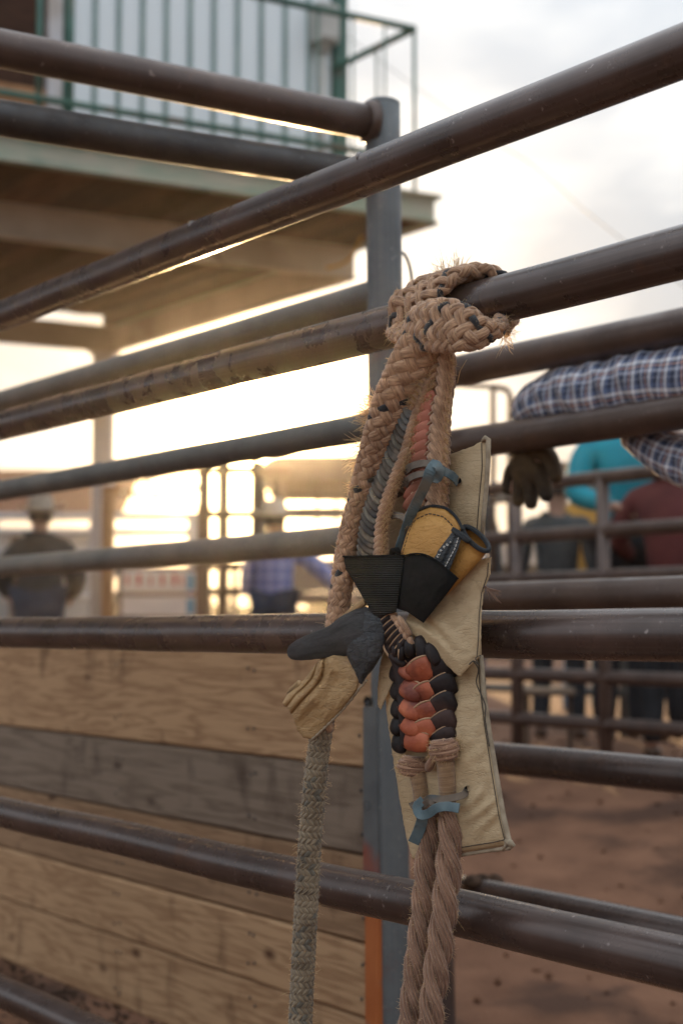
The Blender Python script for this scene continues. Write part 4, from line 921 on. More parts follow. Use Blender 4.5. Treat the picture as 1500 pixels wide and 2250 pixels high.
# --- rope knots under the handhold and whipped necks
def knot(cx, cy, d, rx, ry, tilt, seedk):
    c = P3(cx, cy, d); rnd = random.Random(seedk); 
    mb = MB(); lathe(mb, c, [(0, -ry * PXM * .8), (rx * PXM * .6, -ry * PXM * .55), (rx * PXM * .8, 0), (rx * PXM * .6, ry * PXM * .55), (0, ry * PXM * .8)], 14, sy=.55); mb.build('knot_core', F_TAN, rope)
    def turn(axis, off, rad, seedo):
        ax_ = axis.normalized(); u = perp(ax_, Vector((1, 0, 0))); w = ax_.cross(u); pts = []; hints = []
        for i in range(29):
            a = 2 * math.pi * i / 28; v = u * (math.cos(a) * rad) + w * (math.sin(a) * rad) + ax_ * (off + .0012 * math.sin(a + seedo)); v = Vector((v.x * rx / ry, v.y * .78, v.z)); pts.append(c + v); hints.append(v.normalized())
        mb = MB(); tube(mb, pts, .0050, 9, hints=hints, flat=.72); mb.build('knot_turn', F_PINK, rope); STRANDS.append((pts, hints, .0035))
    R0 = ry * PXM * .80; A_ = Vector((math.sin(R_(tilt)), -.12, math.cos(R_(tilt))))
    for k in range(4): o = (-.66, -.24, .2, .62)[k]; turn(A_, o * R0, R0 * math.sqrt(1 - o * o) * 1.0, k)
    turn(Vector((math.cos(R_(tilt + 25)), -.5, -.5)), R0 * .35, R0 * .86, 1)
knot(975, 1646, .034, 35, 29, -8, 3); knot(908, 1682, .026, 38, 26, 10, 5)
piece((950, 1668), (940, 1690), 10, .006, F_PINK, rope, 'knot_turn', .024, .026, .004)
for (pix) in ([(917, 1700, .022, 18.5, .010), (922, 1730, .021, 17.5, .010), (927, 1764, .018, 17, .009), (938, 1790, .016, 18, .01)], [(978, 1672, .028, 19.5, .010), (981, 1710, .026, 19, .010), (983, 1745, .022, 19, .010), (984, 1790, .018, 20, .01)]):
    fr = frames(pix, 24); mb = MB(); tube(mb, [f[0] for f in fr], [f[4] for f in fr], 18, hints=[f[3] for f in fr], flat=.9); mb.build('whipping', F_WHIP, rope)
# --- leather laces that tie the pad on: flat ribbons
def ribbon(pix, w, m, name='lace', par=rope, th=.0010, n=30, flatn=None, tw=0.0, wend=1.0):
    rows = [(*P3(a, b, d),) for a, b, d in pix]; s = smoothpath(rows, n); pts = [Vector(q) for q in s]
    mb = MB(); V = []; F = []; U = []; prof = ((1, -.6), (1, .6), (.93, 1), (-.93, 1), (-1, .6), (-1, -.6), (-.93, -1), (.93, -1)); L_ = 0
    for i in range(n):
        t = (pts[min(i + 1, n - 1)] - pts[max(i - 1, 0)]).normalized(); h = Vector((math.sin(R_(tw) * i / n + .35 * noise.noise(Vector((i * .2, w, 1)))), -1, .15)); b = perp(t, h); a = t.cross(b)
        hw = w * PXM * .5 * (1 + .09 * noise.noise(Vector((i * .6, w, 3))))
        V += [pts[i] + a * (p * hw) + b * (q * th) for p, q in prof]
    for i in range(n - 1):
        for k in range(8): k2 = (k + 1) % 8; F.append([i * 8 + k, (i + 1) * 8 + k, (i + 1) * 8 + k2, i * 8 + k2]); U.append([(i * .003, k / 8), (i * .003 + .003, k / 8), (i * .003 + .003, (k + 1) / 8), (i * .003, (k + 1) / 8)])
    F.append(list(range(8))); U.append([(0, 0)] * 8); F.append([(n - 1) * 8 + k for k in range(8)][::-1]); U.append([(0, 0)] * 8)
    mb.add(V, F, U); return mb.build(name, m, par, smooth=False)
ribbon([(1004, 1058, .010), (996, 1048, .026), (978, 1036, .040), (958, 1024, .046), (936, 1018, .044), (905, 1024, .034), (884, 1044, .016), (874, 1070, -.002), (880, 1090, -.014)], 17, L_LACE)
ribbon([(886, 1082, .006), (894, 1056, .030), (914, 1044, .040), (938, 1040, .044)], 15, L_LACE)
ribbon([(1004, 1060, .008), (998, 1050, .028), (984, 1040, .044), (966, 1034, .052)], 19, L_BLUE)
ribbon([(945, 1016, .050), (960, 1022, .058), (966, 1036, .058), (960, 1052, .052), (948, 1050, .046)], 19, L_BLUE)
ribbon([(952, 1024, .056), (944, 1036, .062), (937, 1058, .058), (922, 1090, .048), (905, 1124, .038), (896, 1150, .028), (884, 1186, .020), (872, 1222, .012)], 23, L_BLUE, n=40, tw=20)
ribbon([(852, 1138, .006), (868, 1132, .020), (886, 1137, .026), (896, 1152, .026), (894, 1176, .020)], 15, L_LACE)
ribbon([(1026, 1734, .014), (1018, 1746, .022), (998, 1752, .036), (972, 1756, .042), (944, 1754, .044), (930, 1764, .042)], 15, L_LACE)
ribbon([(904, 1764, .012), (912, 1774, .034), (928, 1770, .042), (944, 1760, .046), (952, 1768, .044)], 14, L_LACE)
ribbon([(930, 1758, .044), (916, 1772, .050), (922, 1790, .050), (940, 1788, .048), (958, 1776, .046), (980, 1772, .044), (1008, 1776, .040)], 20, L_BLUE, n=36)
ribbon([(924, 1782, .046), (927, 1800, .044), (920, 1825, .038), (908, 1852, .036)], 25, L_BLUE)
# --- frayed ends and stray fibres
def hairs(name, n, lo, hi, rr=.00016, hf=None, filt=None, m=F_HAIR, group=None):
    mb = MB(); rnd = random.Random(n)
    tot = 0
    for _ in range(n * 9):
        if tot >= n: break
        pts, hints, r = STRANDS[rnd.randrange(len(STRANDS))]; i = rnd.randrange(1, len(pts) - 1); p = pts[i]
        if filt and not filt(p): continue
        h = hints[i]
        if h.y > .55 or (hf and not hf(h)): continue
        t = (pts[i + 1] - pts[i - 1]).normalized(); s_ = h.cross(t)
        d = (h + s_ * rnd.uniform(-.9, .9) + t * rnd.uniform(-1.4, 1.0)).normalized(); L_ = rnd.uniform(lo, hi) * (1 if rnd.random() < .93 else 2.0)
        c = Vector((rnd.uniform(-1, 1), rnd.uniform(-1, 1), rnd.uniform(-1.3, .7))) * L_ * .45
        q = [p + h * r * .7, p + h * r * .7 + d * L_ * .5, p + h * r * .7 + d * L_ * .9 + c]
        tube(mb, q, [rr, rr * .8, rr * .3], 3, caps=False); tot += 1
    return tag(mb.build(name, m, rope), kind='stuff')
hairs('stray_fibres', 9000, .0022, .0060)
hairs('rim_fibres', 8000, .0025, .0080, rr=.00028, hf=lambda h: abs(h.x) > .55)
EDGE_PTS = []
rnd = random.Random(5)
mb = MB()
for (px, py, n_, dx, dy, ln, spread) in ((800, 905, 60, -1, -.1, 34, .5), (806, 930, 50, -1, .25, 30, .5), (790, 985, 40, -1, .1, 36, .35), (775, 1075, 25, -1, .2, 20, .5), (812, 880, 40, -1, .2, 24, .6), (965, 606, 45, -.7, -1, 32, .7), (990, 600, 35, .2, -1, 24, .4), (845, 850, 30, -1, -.1, 16, .6), (786, 1010, 40, -1, .5, 30, .6), (862, 820, 30, -1, -.2, 14, .7), (1098, 742, 30, .5, .8, 14, .8)):
    for _ in range(n_):
        a = rnd.gauss(0, spread); cx, sx_ = math.cos(a), math.sin(a); vx, vy = dx * cx - dy * sx_, dx * sx_ + dy * cx; m_ = math.hypot(vx, vy); vx /= m_; vy /= m_
        L_ = ln * rnd.uniform(.35, 1.1); x0 = px + 14 + rnd.gauss(0, 6); y0 = py + rnd.gauss(0, 9); d0 = rnd.uniform(.0, .03) if py > 700 else rnd.uniform(-.09, -.06)
        pts = [P3(x0, y0, d0), P3(x0 + vx * (L_ * .5 + 12), y0 + vy * (L_ * .5 + 12), d0 + rnd.uniform(-.004, .004)), P3(x0 + vx * (L_ + 12) + rnd.gauss(0, 4), y0 + vy * (L_ + 12) + rnd.gauss(0, 6), d0 + rnd.uniform(-.008, .008))]
        tube(mb, pts, [.00034, .0003, .00014], 3, caps=False)
tag(mb.build('frayed_ends', F_HAIR, rope), kind='stuff')
mb = MB(); tube(mb, [P3(1004, 842, .0), P3(1010, 815, .0), P3(1025, 790, .0)], [.00045, .0004, .0002], 4); mb.build('loose_fibre', F_HAIR, rope)
# ------------------------------------------------------------------ leather pad, gloves and the black wrap
def sheet(top, right, bottom, left, nu, nv, th, m, name, par, puff=0.0, wr=0.0, wscale=40, edge=1, disp=None, ppow=.5, seed=0, rag=0.0):
    """Leather piece between four pixel edges (px, py, d); top/bottom run left to right, left/right run downwards."""
    mb = MB(); g = [[None] * (nu + 1) for _ in range(nv + 1)]; uvm = {}
    TL, TR, BL, BR = top[0], top[-1], bottom[0], bottom[-1]
    for j in range(nv + 1):
        v = j / nv; Lp, Rp = polysample(left, v), polysample(right, v)
        for i in range(nu + 1):
            u = i / nu; Tp, Bp = polysample(top, u), polysample(bottom, u)
            q = [(1 - v) * Tp[k] + v * Bp[k] + (1 - u) * Lp[k] + u * Rp[k] - ((1 - u) * (1 - v) * TL[k] + u * (1 - v) * TR[k] + (1 - u) * v * BL[k] + u * v * BR[k]) for k in range(3)]
            e_ = min(u, 1 - u, v, 1 - v)
            if rag and e_ < .001: q[0] += rag * noise.noise(Vector((q[0] * .23, q[1] * .23, seed))) ; q[1] += rag * noise.noise(Vector((q[0] * .23, q[1] * .23, seed + 9)))
            d = q[2] + puff * (max(0, math.sin(math.pi * u)) * max(0, math.sin(math.pi * v))) ** ppow
            if wr:
                f = noise.noise(Vector((q[0] / wscale + seed, q[1] / wscale * .7, seed))); f2 = noise.noise(Vector((q[0] / wscale * 2.3 + q[1] / wscale, q[1] / wscale * 2.1, seed + 4)))
                d += wr * ((1 - abs(f) * 2) * .6 + f2 * .5) * min(1, e_ * 8)
            if disp: d += disp(u, v)
            g[j][i] = (q[0], q[1], d)
    V = []; n = nu + 1; UV = []
    for j in range(nv + 1):
        for i in range(n): V.append(P3(*g[j][i])); UV.append((g[j][i][0] * PXM, g[j][i][1] * PXM))
    for j in range(nv + 1):
        for i in range(n): V.append(P3(g[j][i][0], g[j][i][1], g[j][i][2] - th)); UV.append(UV[j * n + i])
    o = (nv + 1) * n; F = []; U = []; MI = []
    for j in range(nv):
        for i in range(nu):
            a = [j * n + i, (j + 1) * n + i, (j + 1) * n + i + 1, j * n + i + 1]; F.append(a); MI.append(0)
            F.append([x + o for x in a[::-1]]); MI.append(0)
    bd = [(0, i) for i in range(n)] + [(j, nu) for j in range(1, nv + 1)] + [(nv, i) for i in range(nu - 1, -1, -1)] + [(j, 0) for j in range(nv - 1, 0, -1)]
    for a, b in zip(bd, bd[1:] + bd[:1]):
        x, y = a[0] * n + a[1], b[0] * n + b[1]; F.append([x, y, y + o, x + o]); MI.append(edge)
    mb.v = V; mb.f = F; mb.mi = MI; mb.uv = [[UV[k] for k in f] for f in F]
    ob = mb.build(name, [m, L_SUEDE], par); return ob, g
def on(g, path, r, m, name, par, lift=.0006, seg=6, n=30, dash=None):
    """Cord or stitches laid on a sheet's front: path in (u, v)."""
    nv, nu = len(g) - 1, len(g[0]) - 1; pts = []
    s = smoothpath([(a, b, 0) for a, b in path], n)
    for a, b, _ in s:
        x, y = max(0, min(nu - 1e-4, a * nu)), max(0, min(nv - 1e-4, b * nv)); i, j = int(x), int(y); fx, fy = x - i, y - j
        q = [lerp(lerp(g[j][i][k], g[j][i + 1][k], fx), lerp(g[j + 1][i][k], g[j + 1][i + 1][k], fx), fy) for k in range(3)]; pts.append(P3(q[0], q[1], q[2] + lift))
    mb = MB()
    if dash is None: tube(mb, pts, r, seg); return mb.build(name, m, par)
    k = 0
    while k + dash < len(pts): tube(mb, pts[k:k + dash + 1], r, 5); k += dash + max(1, dash // 2)
    return tag(mb.build(name, m, par), kind='stuff')
L_SUEDE = mat('suede_edge', (.30, .235, .16), (.42, .34, .24), scale=90, rough=.95, bump=.8, bscale=260, bdist=.0008, trans=.05)
def pad_leather(name, c1, c2, c3, bs=.55, bd=.0009, k=1.0):
    """Dressed hide: cell-like creases at two sizes."""
    m = bpy.data.materials.new(name); nt = nodes_of(m); N, L = nt.nodes, nt.links
    out = N.new('ShaderNodeOutputMaterial'); b = N.new('ShaderNodeBsdfPrincipled'); L.new(b.outputs[0], out.inputs[0]); b.inputs['Roughness'].default_value = .52; b.inputs['Specular IOR Level'].default_value = .4
    t = N.new('ShaderNodeTexCoord')
    def nz(sc, st, det=5, dist=0.0, off=0):
        q = N.new('ShaderNodeMapping'); q.inputs['Scale'].default_value = st; q.inputs['Location'].default_value = (off, off, 0); q.inputs['Rotation'].default_value = (0, 0, .5); L.new(t.outputs['UV'], q.inputs[0])
        n = N.new('ShaderNodeTexNoise'); n.inputs['Scale'].default_value = sc * k; n.inputs['Detail'].default_value = det; n.inputs['Distortion'].default_value = dist; L.new(q.outputs[0], n.inputs['Vector']); return n.outputs[0]
    def rp_(src, p0, a, p1, bb):
        r = N.new('ShaderNodeValToRGB'); L.new(src, r.inputs[0]); e = r.color_ramp.elements; e[0].position = p0; e[0].color = c4(a); e[1].position = p1; e[1].color = c4(bb); return r.outputs[0]
    base_ = rp_(nz(22, (1, 1, 1)), .3, c1, .7, c2)
    # long wandering creases: narrow valleys where a stretched noise crosses its middle
    def crease(sc, st, dist, w, off):
        n = nz(sc, st, 3, dist, off); s1 = N.new('ShaderNodeMath'); s1.operation = 'SUBTRACT'; L.new(n, s1.inputs[0]); s1.inputs[1].default_value = .5
        s2 = N.new('ShaderNodeMath'); s2.operation = 'ABSOLUTE'; L.new(s1.outputs[0], s2.inputs[0]); s3 = N.new('ShaderNodeMapRange'); s3.inputs[1].default_value = 0; s3.inputs[2].default_value = w; L.new(s2.outputs[0], s3.inputs[0]); return s3.outputs[0]
    cr1 = crease(60, (.8, 2.4, 1), 1.2, .035, 3); cr2 = crease(170, (1, 1.8, 1), .8, .05, 9)
    stain = rp_(nz(9, (1, 1, 1), 6, .6, 5), .56, (0, 0, 0), .72, (.75, .75, .75))
    mx = N.new('ShaderNodeMix'); mx.data_type = 'RGBA'; L.new(stain, mx.inputs[0]); L.new(base_, mx.inputs[6]); mx.inputs[7].default_value = c4(c3)
    ad = N.new('ShaderNodeMath'); ad.operation = 'MULTIPLY_ADD'; L.new(cr1, ad.inputs[0]); ad.inputs[1].default_value = 1.0
    a2 = N.new('ShaderNodeMath'); a2.operation = 'MULTIPLY_ADD'; L.new(cr2, a2.inputs[0]); a2.inputs[1].default_value = .45; L.new(nz(300, (1, 1, 1), 4), a2.inputs[2]); L.new(a2.outputs[0], ad.inputs[2])
    mr = N.new('ShaderNodeMapRange'); mr.inputs[1].default_value = 0; mr.inputs[2].default_value = 1; mr.inputs[3].default_value = .91; mr.inputs[4].default_value = 1.0; L.new(cr1, mr.inputs[0])
    mm = N.new('ShaderNodeVectorMath'); mm.operation = 'SCALE'; L.new(mx.outputs[2], mm.inputs[0]); L.new(mr.outputs[0], mm.inputs['Scale']); L.new(mm.outputs[0], b.inputs['Base Color'])
    bn = N.new('ShaderNodeBump'); bn.inputs['Strength'].default_value = bs; bn.inputs['Distance'].default_value = bd; L.new(ad.outputs[0], bn.inputs['Height']); L.new(bn.outputs[0], b.inputs['Normal'])
    return m
L_CREAM = pad_leather('cream_hide', (.46, .325, .18), (.56, .42, .255), (.34, .225, .115), .5, .0011, .7)
L_YEL = pad_leather('gold_deerskin', (.42, .20, .045), (.56, .29, .075), (.24, .10, .03), .5, .0010, .6)
L_TANG = pad_leather('worn_tan_glove', (.33, .19, .08), (.48, .31, .145), (.085, .05, .045), .6, .0014, .6)
L_CHAR = pad_leather('charcoal_glove', (.020, .023, .027), (.075, .082, .088), (.016, .016, .018), .8, .0020, .6)
L_THREAD = mat('dark_thread', (.065, .052, .038), rough=.8)
L_WTHREAD = mat('white_thread', (.62, .60, .55), rough=.8)
pad = thing('leather_pad', 'long cream leather riding pad laced behind the rope handhold', 'pad', P3(1000, 1880))
# upper panel standing up behind the rope
up_, gU = sheet([(800, 1068, -.022), (860, 1040, -.022), (930, 1018, -.022), (990, 998, -.016), (1040, 980, -.010), (1068, 962, -.006)], [(1068, 962, -.006), (1070, 1020, -.004), (1063, 1100, -.004), (1056, 1200, -.008), (1052, 1320, -.014)],
      [(800, 1330, -.024), (900, 1335, -.020), (1052, 1320, -.014)], [(800, 1068, -.022), (784, 1150, -.024), (786, 1240, -.024), (800, 1330, -.024)], 44, 50, .004, L_CREAM, 'upper_panel', pad, puff=.006, wr=.002, wscale=70, seed=3, rag=2.0)
on(gU, [(.955, .01), (.955, .35), (.955, .98)], .0006, L_THREAD, 'seam', pad, n=60)
tube_pts = [P3(1066, 962, -.004), P3(1064, 966, -.001), P3(1067, 974, .0)]
mb = MB(); tube(mb, [P3(1058, 970, -.004), P3(1066, 962, -.003), P3(1072, 966, -.003), P3(1072, 1000, -.003), P3(1069, 1060, -.003), P3(1063, 1120, -.004), P3(1058, 1180, -.006)], [.002, .0035, .0035, .0032, .003, .003, .0028], 8); mb.build('binding', L_SUEDE, pad)
# the two small lace holes and a stain
M_HOLE = mat('lace_hole', (.012, .010, .008), rough=.9)
for (px, py, r) in ((1006, 1056, 7), (1027, 1733, 6.5)):
    mb = MB(); dd = .0 if py < 1200 else .018; lathe(mb, P3(px, py, dd), [(0, -.0035), (r * PXM * .9, -.003), (r * PXM, .0)], 12, rot=Matrix.Rotation(math.pi / 2, 3, 'X')); mb.build('lace_hole', M_HOLE, pad)
# long lower panel
def pucker(u, v):
    n_ = noise.noise(Vector((u * 3, v * 6, 2.2))); w = math.exp(-((v - .80) / .16) ** 2) * math.exp(-((u - .78) / .26) ** 2) + .6 * math.exp(-((v - .42) / .14) ** 2) * math.exp(-((u - .85) / .16) ** 2)
    return .0024 * w * math.sin(58 * (v + .38 * u) + 5 * n_) * min(1, (1 - u) * 14)
lo2, gL = sheet([(846, 1395, -.014), (900, 1390, -.006), (960, 1390, -.004), (1056, 1400, -.006)], [(1056, 1400, -.006), (1060, 1500, -.004), (1072, 1600, -.002), (1086, 1690, .0), (1103, 1790, .0), (1119, 1856, .0)],
      [(906, 1888, -.004), (950, 1882, .0), (1010, 1874, .002), (1075, 1864, .002), (1119, 1856, .0)], [(846, 1395, -.014), (846, 1480, -.012), (848, 1560, -.012), (862, 1660, -.010), (878, 1760, -.008), (892, 1840, -.006), (906, 1888, -.004)], 50, 88, .006, L_CREAM, 'lower_panel', pad, puff=.018, wr=.0032, wscale=52, ppow=.33, seed=8, rag=1.5, disp=pucker)
on(gL, [(.965, .10), (.965, .3), (.965, .6), (.96, .95), (.955, .972), (.6, .976), (.2, .978)], .0006, L_THREAD, 'seam', pad, n=120)
mb = MB(); tube(mb, [P3(1056, 1440, .001), P3(1063, 1530, .002), P3(1074, 1610, .002), P3(1090, 1710, .002), P3(1104, 1790, .002), P3(1118, 1852, .002), P3(1126, 1857, .002), P3(1119, 1863, .0), P3(1060, 1871, .0), P3(1000, 1881, .0), P3(940, 1890, .0)], [.0030, .0032, .0034, .0036, .0036, .0036, .0026, .0028, .0024, .0022, .002], 8); mb.build('binding', L_SUEDE, pad)
mb = MB(); tube(mb, [P3(1112, 1848, .002), P3(1120, 1852, .004), P3(1127, 1858, .001), P3(1124, 1862, .0)], [.004, .0045, .003, .001], 8); tube(mb, [P3(1105, 1868, 0), P3(1110, 1858, .004), P3(1116, 1846, .003)], .0022, 8); mb.build('corner_fold', L_SUEDE, pad)
# folded-over flap whose corner hangs in front
def fold(u, v):
    return .007 * math.exp(-((v - .62 - .25 * u) / .10) ** 2) * (1 - u) + .006 * math.exp(-((v - .85) / .08) ** 2) * (1 - abs(u - .4)) - .010 * math.exp(-((v - .75 - .12 * u) / .06) ** 2) * (1 - u * .8)
fl, gF = sheet([(940, 1255, .008), (985, 1240, .016), (1040, 1232, .018), (1079, 1224, .014)], [(1079, 1224, .014), (1076, 1262, .012), (1062, 1300, .012), (1057, 1350, .014), (1056, 1405, .016), (1053, 1444, .018)],
      [(880, 1384, .030), (920, 1402, .034), (955, 1430, .034), (985, 1466, .032), (1009, 1488, .030), (1032, 1464, .026), (1053, 1444, .018)], [(940, 1255, .008), (925, 1300, .014), (900, 1345, .022), (880, 1384, .030)], 44, 48, .0030, L_CREAM, 'flap', pad, puff=.004, wr=.0022, wscale=36, disp=fold, seed=5, rag=1.6)
on(gF, [(.955, .05), (.965, .5), (.96, .96)], .0006, L_THREAD, 'seam', pad, n=50)
mb = MB(); pts = smoothpath([P3(1038, 1452, .030), P3(1050, 1470, .022), P3(1046, 1500, .014), P3(1058, 1530, .012), P3(1066, 1552, .010), P3(1065, 1580, .010), P3(1074, 1640, .010)], 40); tube(mb, [Vector(q) for q in pts], .0008, 6); mb.build('thread', L_THREAD, pad)
mb = MB(); pts = smoothpath([P3(1030, 1460, .032), P3(1040, 1452, .030), P3(1052, 1462, .026), P3(1044, 1446, .028), P3(1056, 1440, .024)], 20); tube(mb, [Vector(q) for q in pts], .0008, 6); mb.build('thread', L_THREAD, pad)
# narrow fold hanging to the left of the handhold
lf, _ = sheet([(846, 1415, .004), (866, 1415, .012), (880, 1420, .010)], [(880, 1420, .010), (872, 1460, .012), (868, 1490, .010), (850, 1530, .004)], [(828, 1548, -.004), (836, 1560, -.002), (850, 1530, .004)], [(846, 1415, .004), (834, 1460, .002), (830, 1500, .0), (828, 1548, -.004)], 14, 26, .003, L_CREAM, 'side_fold', pad, puff=.004, wr=.002, seed=12, rag=2)
# frayed cord tuft at the pad's right edge
mb = MB(); rnd = random.Random(3)
for _ in range(34):
    e_ = (rnd.uniform(1076, 1104), rnd.uniform(1296, 1326)); tube(mb, [P3(1058, 1284, .014), P3(1068 + rnd.uniform(-2, 2), 1292 + rnd.uniform(-2, 2), .015), P3(lerp(1068, e_[0], .6), lerp(1292, e_[1], .6), .014 + rnd.uniform(-.002, .002)), P3(e_[0], e_[1], .013 + rnd.uniform(-.004, .004))], [.0006, .0007, .0005, .0002], 4)
tag(mb.build('cord_tuft', F_PINK, pad), kind='stuff')

# ---- upper glove: gold cuff with black trim
g1 = thing('riding_glove', 'gold leather riding glove with black trimmed cuff tucked into the black wrap', 'glove', P3(960, 1240, .03))
def shallow(u, v): return -.004 * math.exp(-((v - .12) / .05) ** 2)
cu, gC = sheet([(902, 1143, .020), (918, 1124, .026), (946, 1114, .034), (978, 1119, .036), (1000, 1138, .036), (1013, 1162, .036)], [(1013, 1162, .036), (1000, 1195, .044), (985, 1235, .048), (970, 1290, .044)],
      [(868, 1262, .034), (900, 1270, .040), (970, 1290, .044)], [(902, 1143, .020), (890, 1180, .026), (880, 1215, .030), (868, 1262, .034)], 40, 40, .003, L_YEL, 'cuff_back', g1, puff=.012, wr=.0012, wscale=26, disp=shallow, seed=21)
on(gC, [(.05, .9), (.05, .5), (.09, .18), (.3, .10), (.6, .10), (.86, .14), (.93, .3)], .0007, L_THREAD, 'stitching', g1, n=80, dash=2)
mb = MB(); pts = smoothpath([P3(880, 1220, .028), P3(889, 1184, .025), P3(901, 1144, .020), P3(917, 1123, .026), P3(946, 1112, .034), P3(979, 1117, .036), P3(1002, 1137, .037), P3(1016, 1164, .040)], 60); tube(mb, [Vector(q) for q in pts], .0019, 8); mb.build('cuff_binding', L_CHAR, g1)
# open end: a hollow sleeve running from the rim down to the left
rings = []; 
for (cx_, cy_, la, sa_px, sa_d, d) in ((1045, 1184, 37, 13, .010, .030), (1030, 1200, 39, 11, .012, .030), (1005, 1226, 40, 6, .014, .030), (975, 1258, 40, 0, .015, .028), (950, 1285, 38, 0, .014, .026)):
    r = []
    for k in range(28):
        a = 2 * math.pi * k / 28; ux, uy = .74, .67; vx, vy = .62, -.78
        r.append(P3(cx_ + ux * la * math.cos(a) + vx * sa_px * math.sin(a), cy_ + uy * la * math.cos(a) + vy * sa_px * math.sin(a), d - sa_d * math.sin(a)))
    rings.append(r)
def loft(rings, name, m, par, inner=.0022):
    mb = MB(); n = len(rings[0]); V = [v for r in rings for v in r]; cen = [sum(r, Vector()) / n for r in rings]
    V2 = [v + (cen[i // n] - v).normalized() * inner for i, v in enumerate(V)]; F = []; U = []; o = len(V)
    for i in range(len(rings) - 1):
        for k in range(n):
            a = [i * n + k, i * n + (k + 1) % n, (i + 1) * n + (k + 1) % n, (i + 1) * n + k]; F.append(a); F.append([x + o for x in a[::-1]])
            for _ in range(2): U.append([(k / n * .14, i * .02), ((k + 1) / n * .14, i * .02), ((k + 1) / n * .14, (i + 1) * .02), (k / n * .14, (i + 1) * .02)])
    for k in range(n): F.append([k, (k + 1) % n, (k + 1) % n + o, k + o]); U.append([(0, 0)] * 4)
    mb.add(V + V2, F, U); return mb.build(name, m, par)
loft(rings, 'cuff_palm', L_YEL, g1)
mb = MB(); rr_ = rings[0] + rings[0][:1]; tube(mb, rr_, .0032, 10, caps=False); mb.build('cuff_rim', L_CHAR, g1)
ins = [q.lerp(sum(rings[0], Vector()) / 28, .10) + Vector((0, .003, 0)) for q in rings[0]]
mb = MB(); mb.add([q + Vector((-.006, .012, -.008)) for q in ins], [list(range(28))]); mb.build('lining', L_YEL, g1)
# black gusset with its white stitching and lettering
gu, gG = sheet([(995, 1166, .052), (1004, 1162, .054), (1016, 1172, .052)], [(1016, 1172, .052), (1006, 1206, .056), (994, 1236, .058), (984, 1262, .056)], [(944, 1240, .054), (962, 1250, .059), (984, 1262, .056)], [(995, 1166, .052), (978, 1188, .054), (960, 1212, .056), (944, 1240, .054)], 16, 22, .002, L_CHAR, 'gusset', g1, puff=.001, disp=lambda u, v: -.004 * math.exp(-((u - .55) / .07) ** 2) * min(1, v * 2), seed=2)
on(gG, [(.74, .04), (.80, .4), (.72, .9)], .0007, L_WTHREAD, 'stitching', g1, n=40, dash=3)
piece((994, 1163), (1030, 1190), 7, .003, L_CHAR, g1, 'rim_tab', .054, .046, .003)
GL = {'a': [(-.35, .5), (-.35, -.3), (0, -.5), (.3, -.3), (.3, .5), (.3, .1), (-.35, .1)], 'b': [(-.3, -.5), (.3, -.45), (.3, 0), (-.3, 0), (.3, 0), (.35, .5), (-.3, .5), (-.3, -.5)], 'q': [(-.3, -.4), (.3, -.4), (.3, .3), (-.3, .3), (-.3, -.4), (0, 0), (.4, .5)], 'l': [(-.3, -.5), (-.3, .4), (.35, .4)], 'c': [(.3, -.4), (-.3, -.4), (-.3, .4), (.3, .4)], 'e': [(.3, -.4), (-.3, -.4), (-.3, 0), (.2, 0), (-.3, 0), (-.3, .4), (.3, .4)]}
for (ch_, px, py) in (('b', 982, 1197), ('a', 975, 1202), ('q', 968, 1210), ('l', 964, 1217.5), ('c', 961, 1223), ('e', 954, 1228)):
    mb = MB(); ca, sa_ = math.cos(R_(-58)), math.sin(R_(-58)); s_ = 4.6
    tube(mb, [P3(px + s_ * (x * ca - y * sa_), py + s_ * (x * sa_ + y * ca), .0605) for x, y in GL[ch_]], .0006, 4); mb.build('letter', L_WTHREAD, g1)
mb = MB(); lathe(mb, P3(989, 1191, .059), [(0, -.0012), (.0012, 0), (0, .0012)], 8); mb.build('letter_dot', L_WTHREAD, g1)

# ---- the black elastic wrist wrap
def elastic(name, c1, c2, ribs):
    m = bpy.data.materials.new(name); nt = nodes_of(m); N, L = nt.nodes, nt.links; out = N.new('ShaderNodeOutputMaterial'); b = N.new('ShaderNodeBsdfPrincipled'); L.new(b.outputs[0], out.inputs[0]); b.inputs['Roughness'].default_value = .8; b.inputs['Specular IOR Level'].default_value = .2
    t = N.new('ShaderNodeTexCoord'); w = N.new('ShaderNodeTexWave'); w.wave_type = 'BANDS'; w.bands_direction = 'Y'; w.inputs['Scale'].default_value = ribs; w.inputs['Distortion'].default_value = .4; w.inputs['Detail'].default_value = 1; L.new(t.outputs['UV'], w.inputs['Vector'])
    n = N.new('ShaderNodeTexNoise'); n.inputs['Scale'].default_value = 35; n.inputs['Detail'].default_value = 6; L.new(t.outputs['UV'], n.inputs['Vector'])
    r = N.new('ShaderNodeValToRGB'); L.new(n.outputs[0], r.inputs[0]); e = r.color_ramp.elements; e[0].position = .35; e[0].color = c4(c1); e[1].position = .7; e[1].color = c4(c2); L.new(r.outputs[0], b.inputs['Base Color'])
    bn = N.new('ShaderNodeBump'); bn.inputs['Strength'].default_value = .8; bn.inputs['Distance'].default_value = .0012; L.new(w.outputs[0], bn.inputs['Height']); L.new(bn.outputs[0], b.inputs['Normal']); return m
E_RIB = elastic('ribbed_black_elastic', (.014, .014, .012), (.028, .027, .024), 110)
E_FLAT = elastic('black_webbing', (.007, .008, .008), (.015, .016, .016), 300)
wrap = thing('wrist_wrap', 'black ribbed elastic wrap folded round the glove and the middle of the rope', 'wrap', P3(860, 1340, .03))
